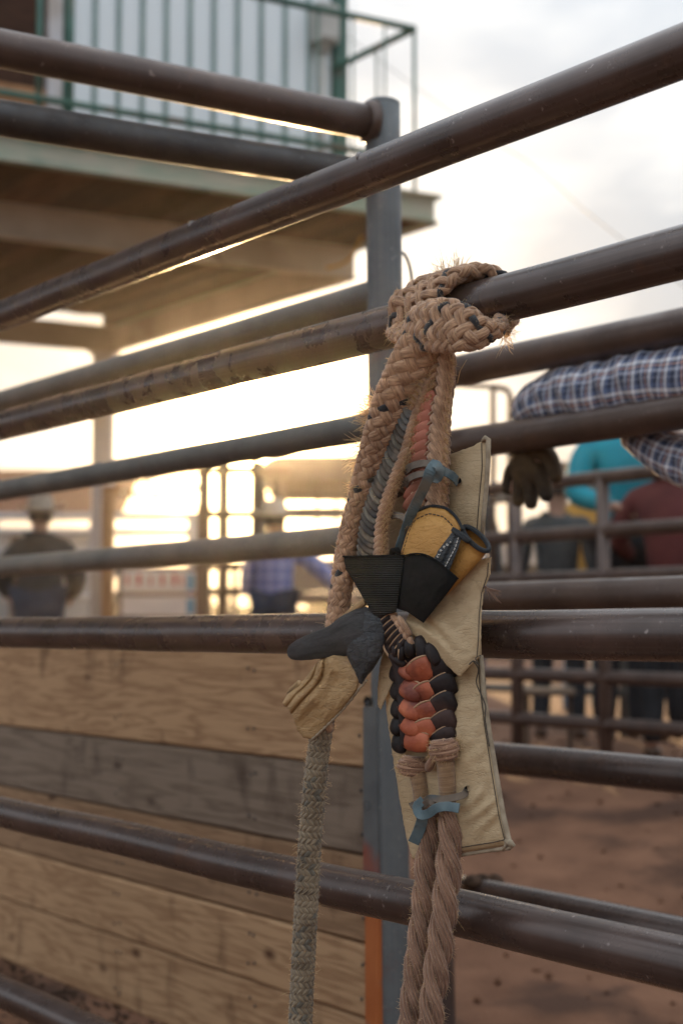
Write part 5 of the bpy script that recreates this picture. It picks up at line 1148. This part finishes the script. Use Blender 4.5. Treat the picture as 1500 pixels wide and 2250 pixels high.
sheet([(742, 1224, .006), (790, 1223, .042), (840, 1222, .052), (888, 1221, .052)], [(888, 1221, .052), (882, 1270, .054), (876, 1310, .052), (870, 1345, .048)], [(821, 1352, .044), (845, 1352, .052), (870, 1345, .048)], [(742, 1224, .006), (772, 1270, .016), (798, 1315, .028), (821, 1352, .044)], 34, 30, .0028, E_RIB, 'ribbed_band', wrap, puff=.004, edge=0, seed=4, wr=.0006)
sheet([(742, 1225, .004), (800, 1230, -.006), (880, 1240, -.006)], [(880, 1240, -.006), (878, 1290, -.006), (868, 1340, .0)], [(821, 1351, .040), (845, 1350, .020), (868, 1340, .0)], [(742, 1225, .004), (772, 1270, .014), (798, 1315, .026), (821, 1351, .040)], 16, 14, .0025, E_RIB, 'back_band', wrap, edge=0)
sheet([(876, 1228, .044), (905, 1218, .056), (930, 1219, .060), (956, 1231, .064), (984, 1254, .064), (1005, 1273, .058)], [(1005, 1273, .058), (982, 1304, .056), (956, 1336, .052), (930, 1369, .046)], [(862, 1334, .040), (895, 1345, .046), (930, 1369, .046)], [(876, 1228, .044), (874, 1270, .046), (868, 1300, .044), (862, 1334, .040)], 34, 30, .0028, E_FLAT, 'webbing_fold', wrap, puff=.006, edge=0, seed=6, wr=.0016, wscale=30)
mb = MB(); pts = smoothpath([P3(884, 1223, .052), P3(905, 1217, .058), P3(930, 1218, .062), P3(956, 1230, .066), P3(984, 1253, .066), P3(1006, 1272, .060)], 40); tube(mb, [Vector(q) for q in pts], .0011, 6); mb.build('hem', E_FLAT, wrap)
mb = MB(); pts = smoothpath([P3(742, 1223, .007), P3(790, 1222, .044), P3(840, 1221, .054), P3(888, 1220, .054)], 40); tube(mb, [Vector(q) for q in pts], .0011, 6); mb.build('hem', E_FLAT, wrap)
for (px, w_) in ((868, 9), (930, 8)):
    mb = MB(); tube(mb, [P3(px - w_, 1222, .040), P3(px - w_ * .6, 1211, .044), P3(px + w_ * .4, 1209, .046), P3(px + w_, 1218, .046)], [.003, .0045, .0045, .003], 10); mb.build('fold_end', E_FLAT, wrap)

# ---- lower glove: charcoal thumb and tan fingers hanging to the left
g2 = thing('riding_glove', 'worn tan and charcoal riding glove hanging below the wrap with its thumb pointing left', 'glove', P3(730, 1500, .02))
tp = smoothpath([(*P3(634, 1434, .030), .006), (*P3(642, 1433, .031), .0105), (*P3(664, 1427, .034), .0150), (*P3(700, 1417, .036), .0185), (*P3(735, 1408, .036), .0215), (*P3(770, 1396, .034), .0285), (*P3(805, 1390, .030), .0330), (*P3(840, 1395, .024), .0300)], 40)
mb = MB(); tube(mb, [Vector(q[:3]) for q in tp], [q[3] * (1 + .02 * noise.noise(Vector((i * .5, 1, 2)))) for i, q in enumerate(tp)], 24, hint=TOCAM, flat=.5); mb.build('thumb', L_CHAR, g2)
sheet([(752, 1362, .030), (790, 1336, .036), (824, 1350, .042), (850, 1345, .036)], [(850, 1345, .036), (846, 1400, .040), (838, 1440, .038), (820, 1470, .032)], [(770, 1462, .034), (792, 1500, .034), (820, 1470, .032)], [(752, 1362, .030), (752, 1410, .040), (762, 1440, .040), (770, 1462, .034)], 26, 30, .004, L_CHAR, 'palm', g2, puff=.010, wr=.003, wscale=30, edge=0, seed=31)
gus, gg = sheet([(774, 1450, .040), (800, 1440, .044), (826, 1446, .040)], [(826, 1446, .040), (816, 1470, .038), (802, 1492, .034)], [(788, 1500, .034), (794, 1504, .034), (802, 1492, .034)], [(774, 1450, .040), (779, 1475, .040), (788, 1500, .034)], 12, 14, .003, L_CHAR, 'thumb_gusset', g2, puff=.003, edge=0, seed=9)
on(gg, [(.1, .25), (.5, .32), (.9, .30)], .0007, L_WTHREAD, 'stitching', g2, n=20, dash=3); on(gg, [(.2, .42), (.55, .5), (.85, .46)], .0006, L_WTHREAD, 'stitching', g2, n=16, dash=3)
def rolls(u, v):
    r = 0
    for c_, w_, h_ in ((.03, .06, .007), (.19, .08, .009), (.40, .12, .007)):
        x = (u - c_ - .05 * math.sin(v * 3)) / w_; r += h_ * math.exp(-x * x)
    for c_ in (.115, .285): r -= .0055 * math.exp(-((u - c_ - .05 * math.sin(v * 3)) / .022) ** 2)
    return r + .0025 * math.sin(v * 9 + u * 4)
sheet([(690, 1462, .018), (700, 1452, .026), (735, 1438, .034), (780, 1446, .036)], [(780, 1446, .036), (791, 1490, .034), (784, 1516, .030), (745, 1566, .026), (712, 1600, .022), (683, 1624, .018)], [(620, 1545, .006), (632, 1556, .014), (645, 1580, .018), (652, 1604, .018), (666, 1621, .018), (683, 1624, .018)],
      [(690, 1462, .018), (668, 1494, .014), (634, 1520, .008), (620, 1545, .006)], 70, 44, .006, L_TANG, 'fingers', g2, puff=.012, wr=.0022, wscale=22, disp=rolls, seed=14, ppow=.4)
for (cx_, cy_, r_, dx, dy) in ((634, 1524, 9, 26, -22), (627, 1548, 10, 30, -24), (652, 1588, 12, 26, -30)):
    mb = MB(); tube(mb, [P3(cx_, cy_, .008), P3(cx_ + dx * .25, cy_ + dy * .25, .014), P3(cx_ + dx, cy_ + dy, .018)], [r_ * PXM * .62, r_ * PXM, r_ * PXM * 1.1], 12, hint=TOCAM, flat=.8); mb.build('fingertip', L_TANG, g2)
mb = MB(); pts = smoothpath([P3(806, 1494, .032), P3(790, 1512, .031), P3(765, 1545, .028), P3(735, 1578, .025), P3(706, 1606, .022), P3(684, 1626, .018)], 50); tube(mb, [Vector(q) for q in pts], [.0017 + .0005 * math.sin(i * 1.9) for i in range(50)], 8); mb.build('seam_welt', L_SUEDE, g2)
piece((744, 1368), (800, 1324), 9, .006, L_TANG, g2, 'finger_wall', .020, .030, .004)
# ------------------------------------------------------------------ people
M_SKIN = mat('skin', (.36, .20, .14), (.42, .25, .18), scale=12, rough=.55)
M_HAIRB = mat('dark_hair', (.03, .02, .015), (.06, .04, .03), scale=60, rough=.6)
M_DARKSHIRT = mat('charcoal_shirt', (.035, .037, .038), (.060, .063, .063), scale=10, rough=.85, bump=.3, bscale=14, bdist=.01)
M_JEANS = mat('dark_jeans', (.022, .030, .050), (.040, .052, .080), scale=9, rough=.85, bump=.3, bscale=20, bdist=.006)
M_LJEANS = mat('light_jeans', (.16, .23, .30), (.26, .34, .42), scale=9, rough=.85)
M_BLACKJ = mat('black_trousers', (.010, .010, .012), (.02, .02, .024), scale=9, rough=.8)
M_TEAL = mat('teal_shirt', (.0, .22, .30), (.01, .30, .38), scale=6, rough=.8, bump=.3, bscale=14, bdist=.01)
M_MAROON = mat('maroon_shirt', (.085, .018, .018), (.13, .03, .028), scale=6, rough=.85, bump=.3, bscale=14, bdist=.01)
M_YSHIRT = mat('ochre_shirt', (.40, .20, .03), (.50, .28, .06), scale=6, rough=.8)
M_HAT = mat('straw_hat', (.44, .40, .34), (.56, .51, .43), scale=30, rough=.75)
M_BOOT = mat('brown_boot', (.06, .03, .018), (.10, .055, .03), scale=20, rough=.5)
P_BLUE = plaid('blue_check', (.17, .20, .42), [(.42, (.30, .33, .58)), (.62, (.66, .64, .72)), (.70, (.22, .25, .48))], .085, 'Object')
def skin(name, V, E, R, m, par, sub=1, root=0, org=None):
    me = bpy.data.meshes.new(name); o_ = ORG.get(par.name, Vector((0, 0, 0)))
    me.from_pydata([Vector(v) - o_ for v in V], E, []); ob = bpy.data.objects.new(name, me); COL.objects.link(ob); ob.parent = par; ORG[ob.name] = o_
    bm = bmesh.new(); bm.from_mesh(me); ly = bm.verts.layers.skin.verify(); bm.verts.ensure_lookup_table()
    for i, v in enumerate(bm.verts): v[ly].radius = R[i] if isinstance(R[i], tuple) else (R[i], R[i]); v[ly].use_root = (i == root)
    bm.to_mesh(me); bm.free(); me.materials.append(m)
    s = ob.modifiers.new('skin', 'SKIN'); s.use_smooth_shade = True; s.branch_smoothing = .6
    q = ob.modifiers.new('sub', 'SUBSURF'); q.levels = sub; q.render_levels = sub
    return ob
def person(label, x, y, z, face, shirt, trousers, hat=None, h=1.76, arms=None, knees=None, group=None, sit=0.0, hair=True, lean=0.0, bulk=1.0):
    """face: heading in degrees (0 = looking away from the camera along +Y). arms: {side: (elbow, wrist)} in body space."""
    t = thing('person', label, 'person', (x, y, z), group); k = h / 1.76; rot = Matrix.Rotation(R_(-face), 3, 'Z')
    def G(a, b, c): return Vector((x, y, z)) + rot @ (Vector((a, b, c)) * k)
    ln = lambda zz: lean * max(0, zz - .95)
    J = {'pel': (0, 0, .96), 'bel': (0, ln(1.1), 1.12), 'che': (0, ln(1.3), 1.32), 'nek': (0, ln(1.5), 1.48), 'hd0': (0, ln(1.58) + .01, 1.57), 'hd1': (0, ln(1.68) + .015, 1.665)}
    for s in (-1, 1):
        J[f'sh{s}'] = (s * .185, ln(1.43), 1.425); el, wr_ = (arms or {}).get(s, ((s * .25, -.02, 1.14), (s * .27, .05, .90)))
        J[f'el{s}'] = el; J[f'wr{s}'] = wr_; d = (Vector(wr_) - Vector(el)).normalized(); J[f'ha{s}'] = tuple(Vector(wr_) + d * .07)
        J[f'hi{s}'] = (s * .095, 0, .93); kn = (knees or {}).get(s, (s * .11, .03 + sit, .52 + sit * .8)); J[f'kn{s}'] = kn; J[f'an{s}'] = (kn[0] + s * .01, kn[1] - .04, .09); J[f'to{s}'] = (kn[0] + s * .03, kn[1] + .10, .05)
    names = list(J); V = [G(*J[n]) for n in names]; ix = {n: i for i, n in enumerate(names)}
    E = [('pel', 'bel'), ('bel', 'che'), ('che', 'nek'), ('nek', 'hd0'), ('hd0', 'hd1')]
    for s in (-1, 1): E += [('che', f'sh{s}'), (f'sh{s}', f'el{s}'), (f'el{s}', f'wr{s}'), (f'wr{s}', f'ha{s}'), ('pel', f'hi{s}'), (f'hi{s}', f'kn{s}'), (f'kn{s}', f'an{s}'), (f'an{s}', f'to{s}')]
    RR = {'pel': (.105, .075), 'bel': (.095, .07), 'che': (.105, .075), 'nek': .050, 'hd0': (.080, .090), 'hd1': (.082, .098)}
    for s in (-1, 1): RR.update({f'sh{s}': .045, f'el{s}': .036, f'wr{s}': .028, f'ha{s}': (.040, .018), f'hi{s}': .070, f'kn{s}': .050, f'an{s}': .040, f'to{s}': .035})
    V2, R2, E2 = list(V), [RR[n] for n in names], [(ix[a], ix[b]) for a, b in E]
    for s in (-1, 1):          # five unequal fingers on each palm
        w0, h0 = Vector(J[f'wr{s}']), Vector(J[f'ha{s}']); d = (h0 - w0).normalized(); side = d.cross(Vector((s, 0, .2))).normalized()
        for f in range(5):
            if f == 4: a = w0 + d * .03 + side * .03; b = a + (d * .6 + side * .8).normalized() * .045; r = .010
            else: a = h0 + side * (.027 - f * .018); b = a + (d + Vector((-s * .25, 0, 0))).normalized() * (.055, .066, .060, .045)[f]; r = .009
            i0 = len(V2); V2 += [G(*a), G(*b)]; R2 += [r, r * .8]; E2 += [(ix[f'ha{s}'] if f < 4 else ix[f'wr{s}'], i0), (i0, i0 + 1)]
    skin('body', V2, E2, [tuple(q * k for q in r) if isinstance(r, tuple) else r * k for r in R2], M_SKIN, t)
    sn = ['pel', 'bel', 'che', 'nek'] + [f'{a}{s}' for s in (-1, 1) for a in ('sh', 'el', 'wr')]; si = {n: i for i, n in enumerate(sn)}
    SV = [V[ix[n]] for n in sn]; SV[3] = G(0, ln(1.46), 1.50); SV[0] = G(0, 0, .90); SR = [(.155 * bulk, .125 * bulk), (.160 * bulk, .130 * bulk), (.180 * bulk, .14 * bulk), (.085 * bulk, .08 * bulk)] + [.088 * bulk, .064 * bulk, .044 * bulk] * 2
    SE = [(0, 1), (1, 2), (2, 3)] + [(2, si['sh-1']), (si['sh-1'], si['el-1']), (si['el-1'], si['wr-1']), (2, si['sh1']), (si['sh1'], si['el1']), (si['el1'], si['wr1'])]
    skin('shirt', SV, SE, [tuple(q * k for q in r) if isinstance(r, tuple) else r * k for r in SR], shirt, t)
    tn = ['pel'] + [f'{a}{s}' for s in (-1, 1) for a in ('hi', 'kn', 'an')]; ti = {n: i for i, n in enumerate(tn)}; TV = [V[ix[n]] for n in tn]
    skin('trousers', TV, [(0, ti['hi-1']), (ti['hi-1'], ti['kn-1']), (ti['kn-1'], ti['an-1']), (0, ti['hi1']), (ti['hi1'], ti['kn1']), (ti['kn1'], ti['an1'])], [(.150 * k * bulk, .12 * k * bulk)] + [.105 * k * bulk, .078 * k, .062 * k] * 2, trousers, t)
    for s in (-1, 1): skin('boot', [V[ix[f'an{s}']], V[ix[f'an{s}']] + Vector((0, 0, -.04 * k)), V[ix[f'to{s}']]], [(0, 1), (1, 2)], [.052 * k, .05 * k, .042 * k], M_BOOT, t)
    hc = G(0, ln(1.68) + .012, 1.66)
    for s in (-1, 1):
        mb = MB(); lathe(mb, hc + rot @ (Vector((s * .086, -.005, -.02)) * k), [(0, -.030), (.013, -.02), (.016, 0), (.013, .02), (0, .030)], 8, sx=.5); mb.build('ear', M_SKIN, t)
        mb = MB(); lathe(mb, hc + rot @ (Vector((s * .032, .094, -.005)) * k), [(0, -.008), (.011, 0), (0, .008)], 8, sy=.5); mb.build('eye', M_HAIRB, t)
    mb = MB(); lathe(mb, hc + rot @ (Vector((0, .105, -.03)) * k), [(0, -.020), (.014, -.012), (.008, .01), (0, .022)], 8); mb.build('nose', M_SKIN, t)
    mb = MB(); tube(mb, [hc + rot @ (Vector((a, .098 - abs(a) * .2, -.072)) * k) for a in (-.024, 0, .024)], .004, 6); mb.build('mouth', M_SKIN, t)
    if hair: mb = MB(); lathe(mb, hc + rot @ (Vector((0, -.012, 0)) * k), [(.088, -.05), (.098, 0), (.096, .05), (.07, .09), (.0, .105)], 16, rot=rot @ Matrix.Diagonal((.88, 1.0, 1.0))); mb.build('hair', M_HAIRB, t)
    if hat is not None:
        hp = hc + Vector((0, 0, .035 * k)); mb = MB(); V = []; F = []; U = []; seg = 28; prof = [(.0, .125), (.06, .13), (.083, .115), (.098, .05), (.104, .0), (.150, -.004), (.178, .012), (.180, .016), (.150, .002), (.104, .008)]
        for r, zz in prof:
            for q in range(seg):
                a = 2 * math.pi * q / seg; curl = .055 * (abs(math.cos(a)) ** 3) * max(0, (r - .104) / .076); pin = -.020 * math.exp(-(math.cos(a) / .3) ** 2) if .03 < r < .09 and zz > .1 else 0
                V.append(hp + rot @ (Vector((math.cos(a) * r * 1.12, math.sin(a) * r * 1.30, zz * 1.1 + curl + pin - .02 * abs(math.sin(a)) * max(0, (r - .104) / .076))) * k))
        for i in range(len(prof) - 1):
            for q in range(seg): q2 = (q + 1) % seg; F.append([i * seg + q, i * seg + q2, (i + 1) * seg + q2, (i + 1) * seg + q])
        mb.add(V, F); mb.build('hat', hat, t)
    return t
def pz(px, y, dz=0.0): q = at(px, HY, y); return q.x, y, gz(q.x, y) + dz
x_, y_, z_ = pz(86, 11.0); person('cowboy in charcoal shirt and pale hat, seen from behind beside the shed', x_, y_, z_, -8, M_DARKSHIRT, M_JEANS, M_HAT, h=1.47, bulk=1.55, arms={-1: ((-.31, .02, 1.14), (-.26, .20, 1.0)), 1: ((.31, .02, 1.14), (.26, .20, 1.0))})
x_, y_, z_ = pz(603, 11.8); person('man in blue check shirt and pale hat below the glare of the sun', x_, y_, z_, 8, P_BLUE, M_JEANS, M_HAT, h=1.50, bulk=1.25, arms={-1: ((-.26, .05, 1.08), (-.20, .22, 1.0)), 1: ((.42, .06, 1.20), (.62, .14, 1.00))})
x_, y_, z_ = pz(1378, 7.7, .05); person('person in a teal shirt standing behind the far rails below the plaid sleeve', x_, y_, z_, 170, M_TEAL, M_BLACKJ, None, h=1.80, arms={-1: ((-.26, .05, 1.16), (-.12, .22, 1.12)), 1: ((.28, .05, 1.16), (.14, .24, 1.1))})
x_, y_, z_ = pz(1475, 7.3); person('person in a maroon shirt at the right edge behind the arena fence', x_, y_, z_, 30, M_MAROON, M_BLACKJ, M_HAT, h=1.52, arms={-1: ((-.33, .06, 1.2), (-.30, .24, 1.1)), 1: ((.33, .04, 1.16), (.30, .18, .98))})
x_, y_, z_ = pz(1285, 9.8); person('person in an ochre shirt and light jeans waiting between teal and maroon shirts', x_, y_, z_, 150, M_YSHIRT, M_LJEANS, M_HAT, h=1.62, arms={-1: ((-.30, .1, 1.2), (-.16, .28, 1.22)), 1: ((.32, .1, 1.2), (.2, .3, 1.2))})
x_, y_, z_ = pz(1010, 13.0); person('person in a grey cap behind the cream rope strands', x_, y_, z_, 10, M_DARKSHIRT, M_JEANS, M_BOX, h=1.98)
x_, y_, z_ = pz(1225, 8.6); person('dark clothed person beside the bench behind the arena fence', x_, y_, z_, 20, M_DARKSHIRT, M_BLACKJ, None, h=1.45)
x_, y_, z_ = pz(1440, 8.4); person('person with dark trousers and boots between the maroon and teal shirts', x_, y_, z_, 200, M_DARKSHIRT, M_BLACKJ, M_HAT, h=1.5)
# --- the man leaning over the arena fence: plaid sleeve resting on the rail, glove hanging behind it
P_ARM = plaid('navy_white_orange_check', (.022, .030, .065), [(.22, (.44, .47, .56)), (.36, (.04, .06, .13)), (.48, (.70, .38, .25)), (.54, (.05, .07, .14)), (.64, (.85, .85, .88)), (.80, (.10, .14, .26))], .041, 'UV')
M_FUR = mat('dark_brown_hide_glove', (.040, .025, .012), (.10, .062, .026), (.020, .013, .008), scale=14, rough=.9, bump=1.0, bscale=50, bdist=.006)
AN = Vector((-DL.y, DL.x, 0)); AN = AN if AN.y > 0 else -AN
def ap(px, py, off): q = AF.p(AF.t(px), 0) + AN * off; yy = q.y; return at(px, py, yy)
man = thing('person', 'man in navy and white check leaning an arm over the rail, brown glove hanging', 'person', AF.p(AF.t(1760), 0) + AN * .42)
def sleeve(name, rows, m, par, wr_=.1, seg=40, n=110, seed=0.0):
    s = smoothpath([(*p, r) for p, r in rows], n); pts = [Vector(q[:3]) for q in s]; mb = MB(); V = []; F = []; U = []; us = 0; prev = None; seg_ = seg; ul = [0]
    for i in range(1, n): ul.append(ul[-1] + (pts[i] - pts[i - 1]).length)
    for i in range(n):
        t = (pts[min(i + 1, n - 1)] - pts[max(i - 1, 0)]).normalized(); b = perp(t, Vector((0, 0, 1))); a = t.cross(b); r = s[i][3]
        for k in range(seg):
            an = 2 * math.pi * k / seg; f = noise.noise(Vector((ul[i] * 16 + math.sin(an) * .8 + seed, math.cos(an) * .9, seed))); f2 = noise.noise(Vector((ul[i] * 42, math.cos(an) * 2, math.sin(an) * 2 + seed)))
            rr = r * (1 + wr_ * (1 - 2.4 * abs(f)) + wr_ * .35 * f2); V.append(pts[i] + a * math.cos(an) * rr + b * math.sin(an) * rr)
    for i in range(n - 1):
        for k in range(seg): k2 = (k + 1) % seg; F.append([i * seg + k, (i + 1) * seg + k, (i + 1) * seg + k2, i * seg + k2]); U.append([(ul[i], k / seg * .42), (ul[i + 1], k / seg * .42), (ul[i + 1], (k + 1) / seg * .42), (ul[i], (k + 1) / seg * .42)])
    F.append(list(range(seg))); U.append([(0, 0)] * seg); F.append([(n - 1) * seg + k for k in range(seg)][::-1]); U.append([(0, 0)] * seg)
    mb.add(V, F, U); return mb.build(name, m, par)
SH = ap(1790, 690, .34); SH2 = ap(1960, 760, .42)
sleeve('sleeve', [(ap(1148, 916, .085), .032), (ap(1165, 900, .085), .042), (ap(1205, 880, .085), .054), (ap(1255, 868, .085), .063), (ap(1320, 862, .085), .070), (ap(1400, 848, .088), .073), (ap(1480, 838, .09), .073), (ap(1570, 830, .11), .078), (ap(1680, 770, .20), .085), (SH, .098)], P_ARM, man, wr_=.11, seed=2.0)
sleeve('sleeve', [(ap(1392, 950, .16), .034), (ap(1440, 985, .15), .040), (ap(1510, 1015, .15), .050), (ap(1620, 1030, .18), .06), (ap(1780, 960, .30), .07), (SH2, .085)], P_ARM, man, wr_=.08, seed=7.0)
bc = man.location.copy(); top_ = SH.z + .02
# body: one continuous figure inside the clothes, bent at the hips towards the rail
hipz = .96; pel = Vector((SH.x + .30, SH.y + .42, hipz)); che = (SH + SH2) / 2 + Vector((.0, .06, -.10)); nek = che + Vector((-.03, -.06, .16)); hd = nek + Vector((-.04, -.05, .11)); hd2 = hd + Vector((-.03, -.02, .10))
wr0 = ap(1158, 925, .085); el0 = ap(1570, 830, .11); el1 = ap(1620, 1030, .18); wr1 = ap(1392, 950, .16)
BV = [pel, (pel + che) / 2 + Vector((0, .05, 0)), che, nek, hd, hd2, SH, el0, wr0, SH2, el1, wr1, pel + Vector((-.1, 0, -.03)), pel + Vector((-.12, -.05, -.45)), Vector((pel.x - .12, pel.y, .10)), Vector((pel.x - .16, pel.y - .12, .05)), pel + Vector((.1, 0, -.03)), pel + Vector((.13, -.02, -.45)), Vector((pel.x + .14, pel.y + .05, .10)), Vector((pel.x + .12, pel.y - .09, .05))]
BE = [(0, 1), (1, 2), (2, 3), (3, 4), (4, 5), (2, 6), (6, 7), (7, 8), (2, 9), (9, 10), (10, 11), (0, 12), (12, 13), (13, 14), (14, 15), (0, 16), (16, 17), (17, 18), (18, 19)]
BR_ = [(.13, .10), (.12, .10), (.13, .10), .055, (.075, .085), (.078, .09), .06, .045, .028, .06, .045, .028, .085, .06, .04, .035, .085, .06, .04, .035]
# fingers of the hand (inside the glove)
hx = [(1170, 975), (1140, 1000)]
palm = ap(1165, 985, .10); i0 = len(BV); BV += [palm]; BE += [(8, i0)]; BR_ += [(.042, .02)]
FING = [((1128, 1040), (1122, 1085)), ((1146, 1055), (1142, 1112)), ((1166, 1058), (1166, 1118)), ((1190, 1050), (1196, 1100)), ((1205, 1010), (1214, 1058))]
for (a, b) in FING:
    j = len(BV); BV += [ap(*a, .10), ap(*b, .095)]; BE += [(i0, j), (j, j + 1)]; BR_ += [.010, .008]
skin('body', BV, BE, BR_, M_SKIN, man)
skin('shirt', [pel, (pel + che) / 2 + Vector((0, .05, 0)), che, nek - Vector((0, 0, .05)), SH, SH2], [(0, 1), (1, 2), (2, 3), (2, 4), (2, 5)], [(.16, .13), (.165, .135), (.17, .13), .075, .09, .09], P_BLUE, man)
skin('trousers', [BV[0], BV[12], BV[13], BV[14], BV[16], BV[17], BV[18]], [(0, 1), (1, 2), (2, 3), (0, 4), (4, 5), (5, 6)], [(.15, .12), .10, .078, .062, .10, .078, .062], M_JEANS, man)
for i in (14, 18): skin('boot', [BV[i], BV[i] - Vector((0, 0, .04)), BV[i + 1]], [(0, 1), (1, 2)], [.052, .05, .042], M_BOOT, man)
hpc = hd2; mb = MB(); lathe(mb, hpc + Vector((0, 0, .03)), [(0, .13), (.06, .13), (.085, .11), (.10, .0), (.16, -.005), (.18, .02), (.16, .003), (.10, .008)], 26, sx=.95, sy=1.1); mb.build('hat', M_HAT, man)
mb = MB(); lathe(mb, hd + Vector((-.02, -.02, .05)), [(.085, -.06), (.095, 0), (.09, .06), (.0, .10)], 16); mb.build('hair', M_HAIRB, man)
mb = MB(); lathe(mb, hd + Vector((-.10, -.06, .02)), [(0, -.02), (.014, -.01), (.008, .01), (0, .02)], 8); mb.build('nose', M_SKIN, man)
# the glove over that hand: hide gauntlet, palm and five stubby fingers
GV = [ap(1160, 928, .088), ap(1166, 975, .10), ap(1168, 1010, .10)]; GE = [(0, 1), (1, 2)]; GR = [(.046, .036), (.058, .036), (.060, .034)]
for n_, (a, b) in enumerate(FING):
    j = len(GV); a2 = (lerp(1168, a[0], 1.18), a[1]); b2 = (lerp(1166, b[0], 1.2), b[1] + 4)
    GV += [ap(*a2, .10), ap(*b2, .092)]; GE += [(2 if n_ < 4 else 1, j), (j, j + 1)]; GR += [.019, .015]
gv = skin('glove', GV, GE, GR, M_FUR, man, sub=2)
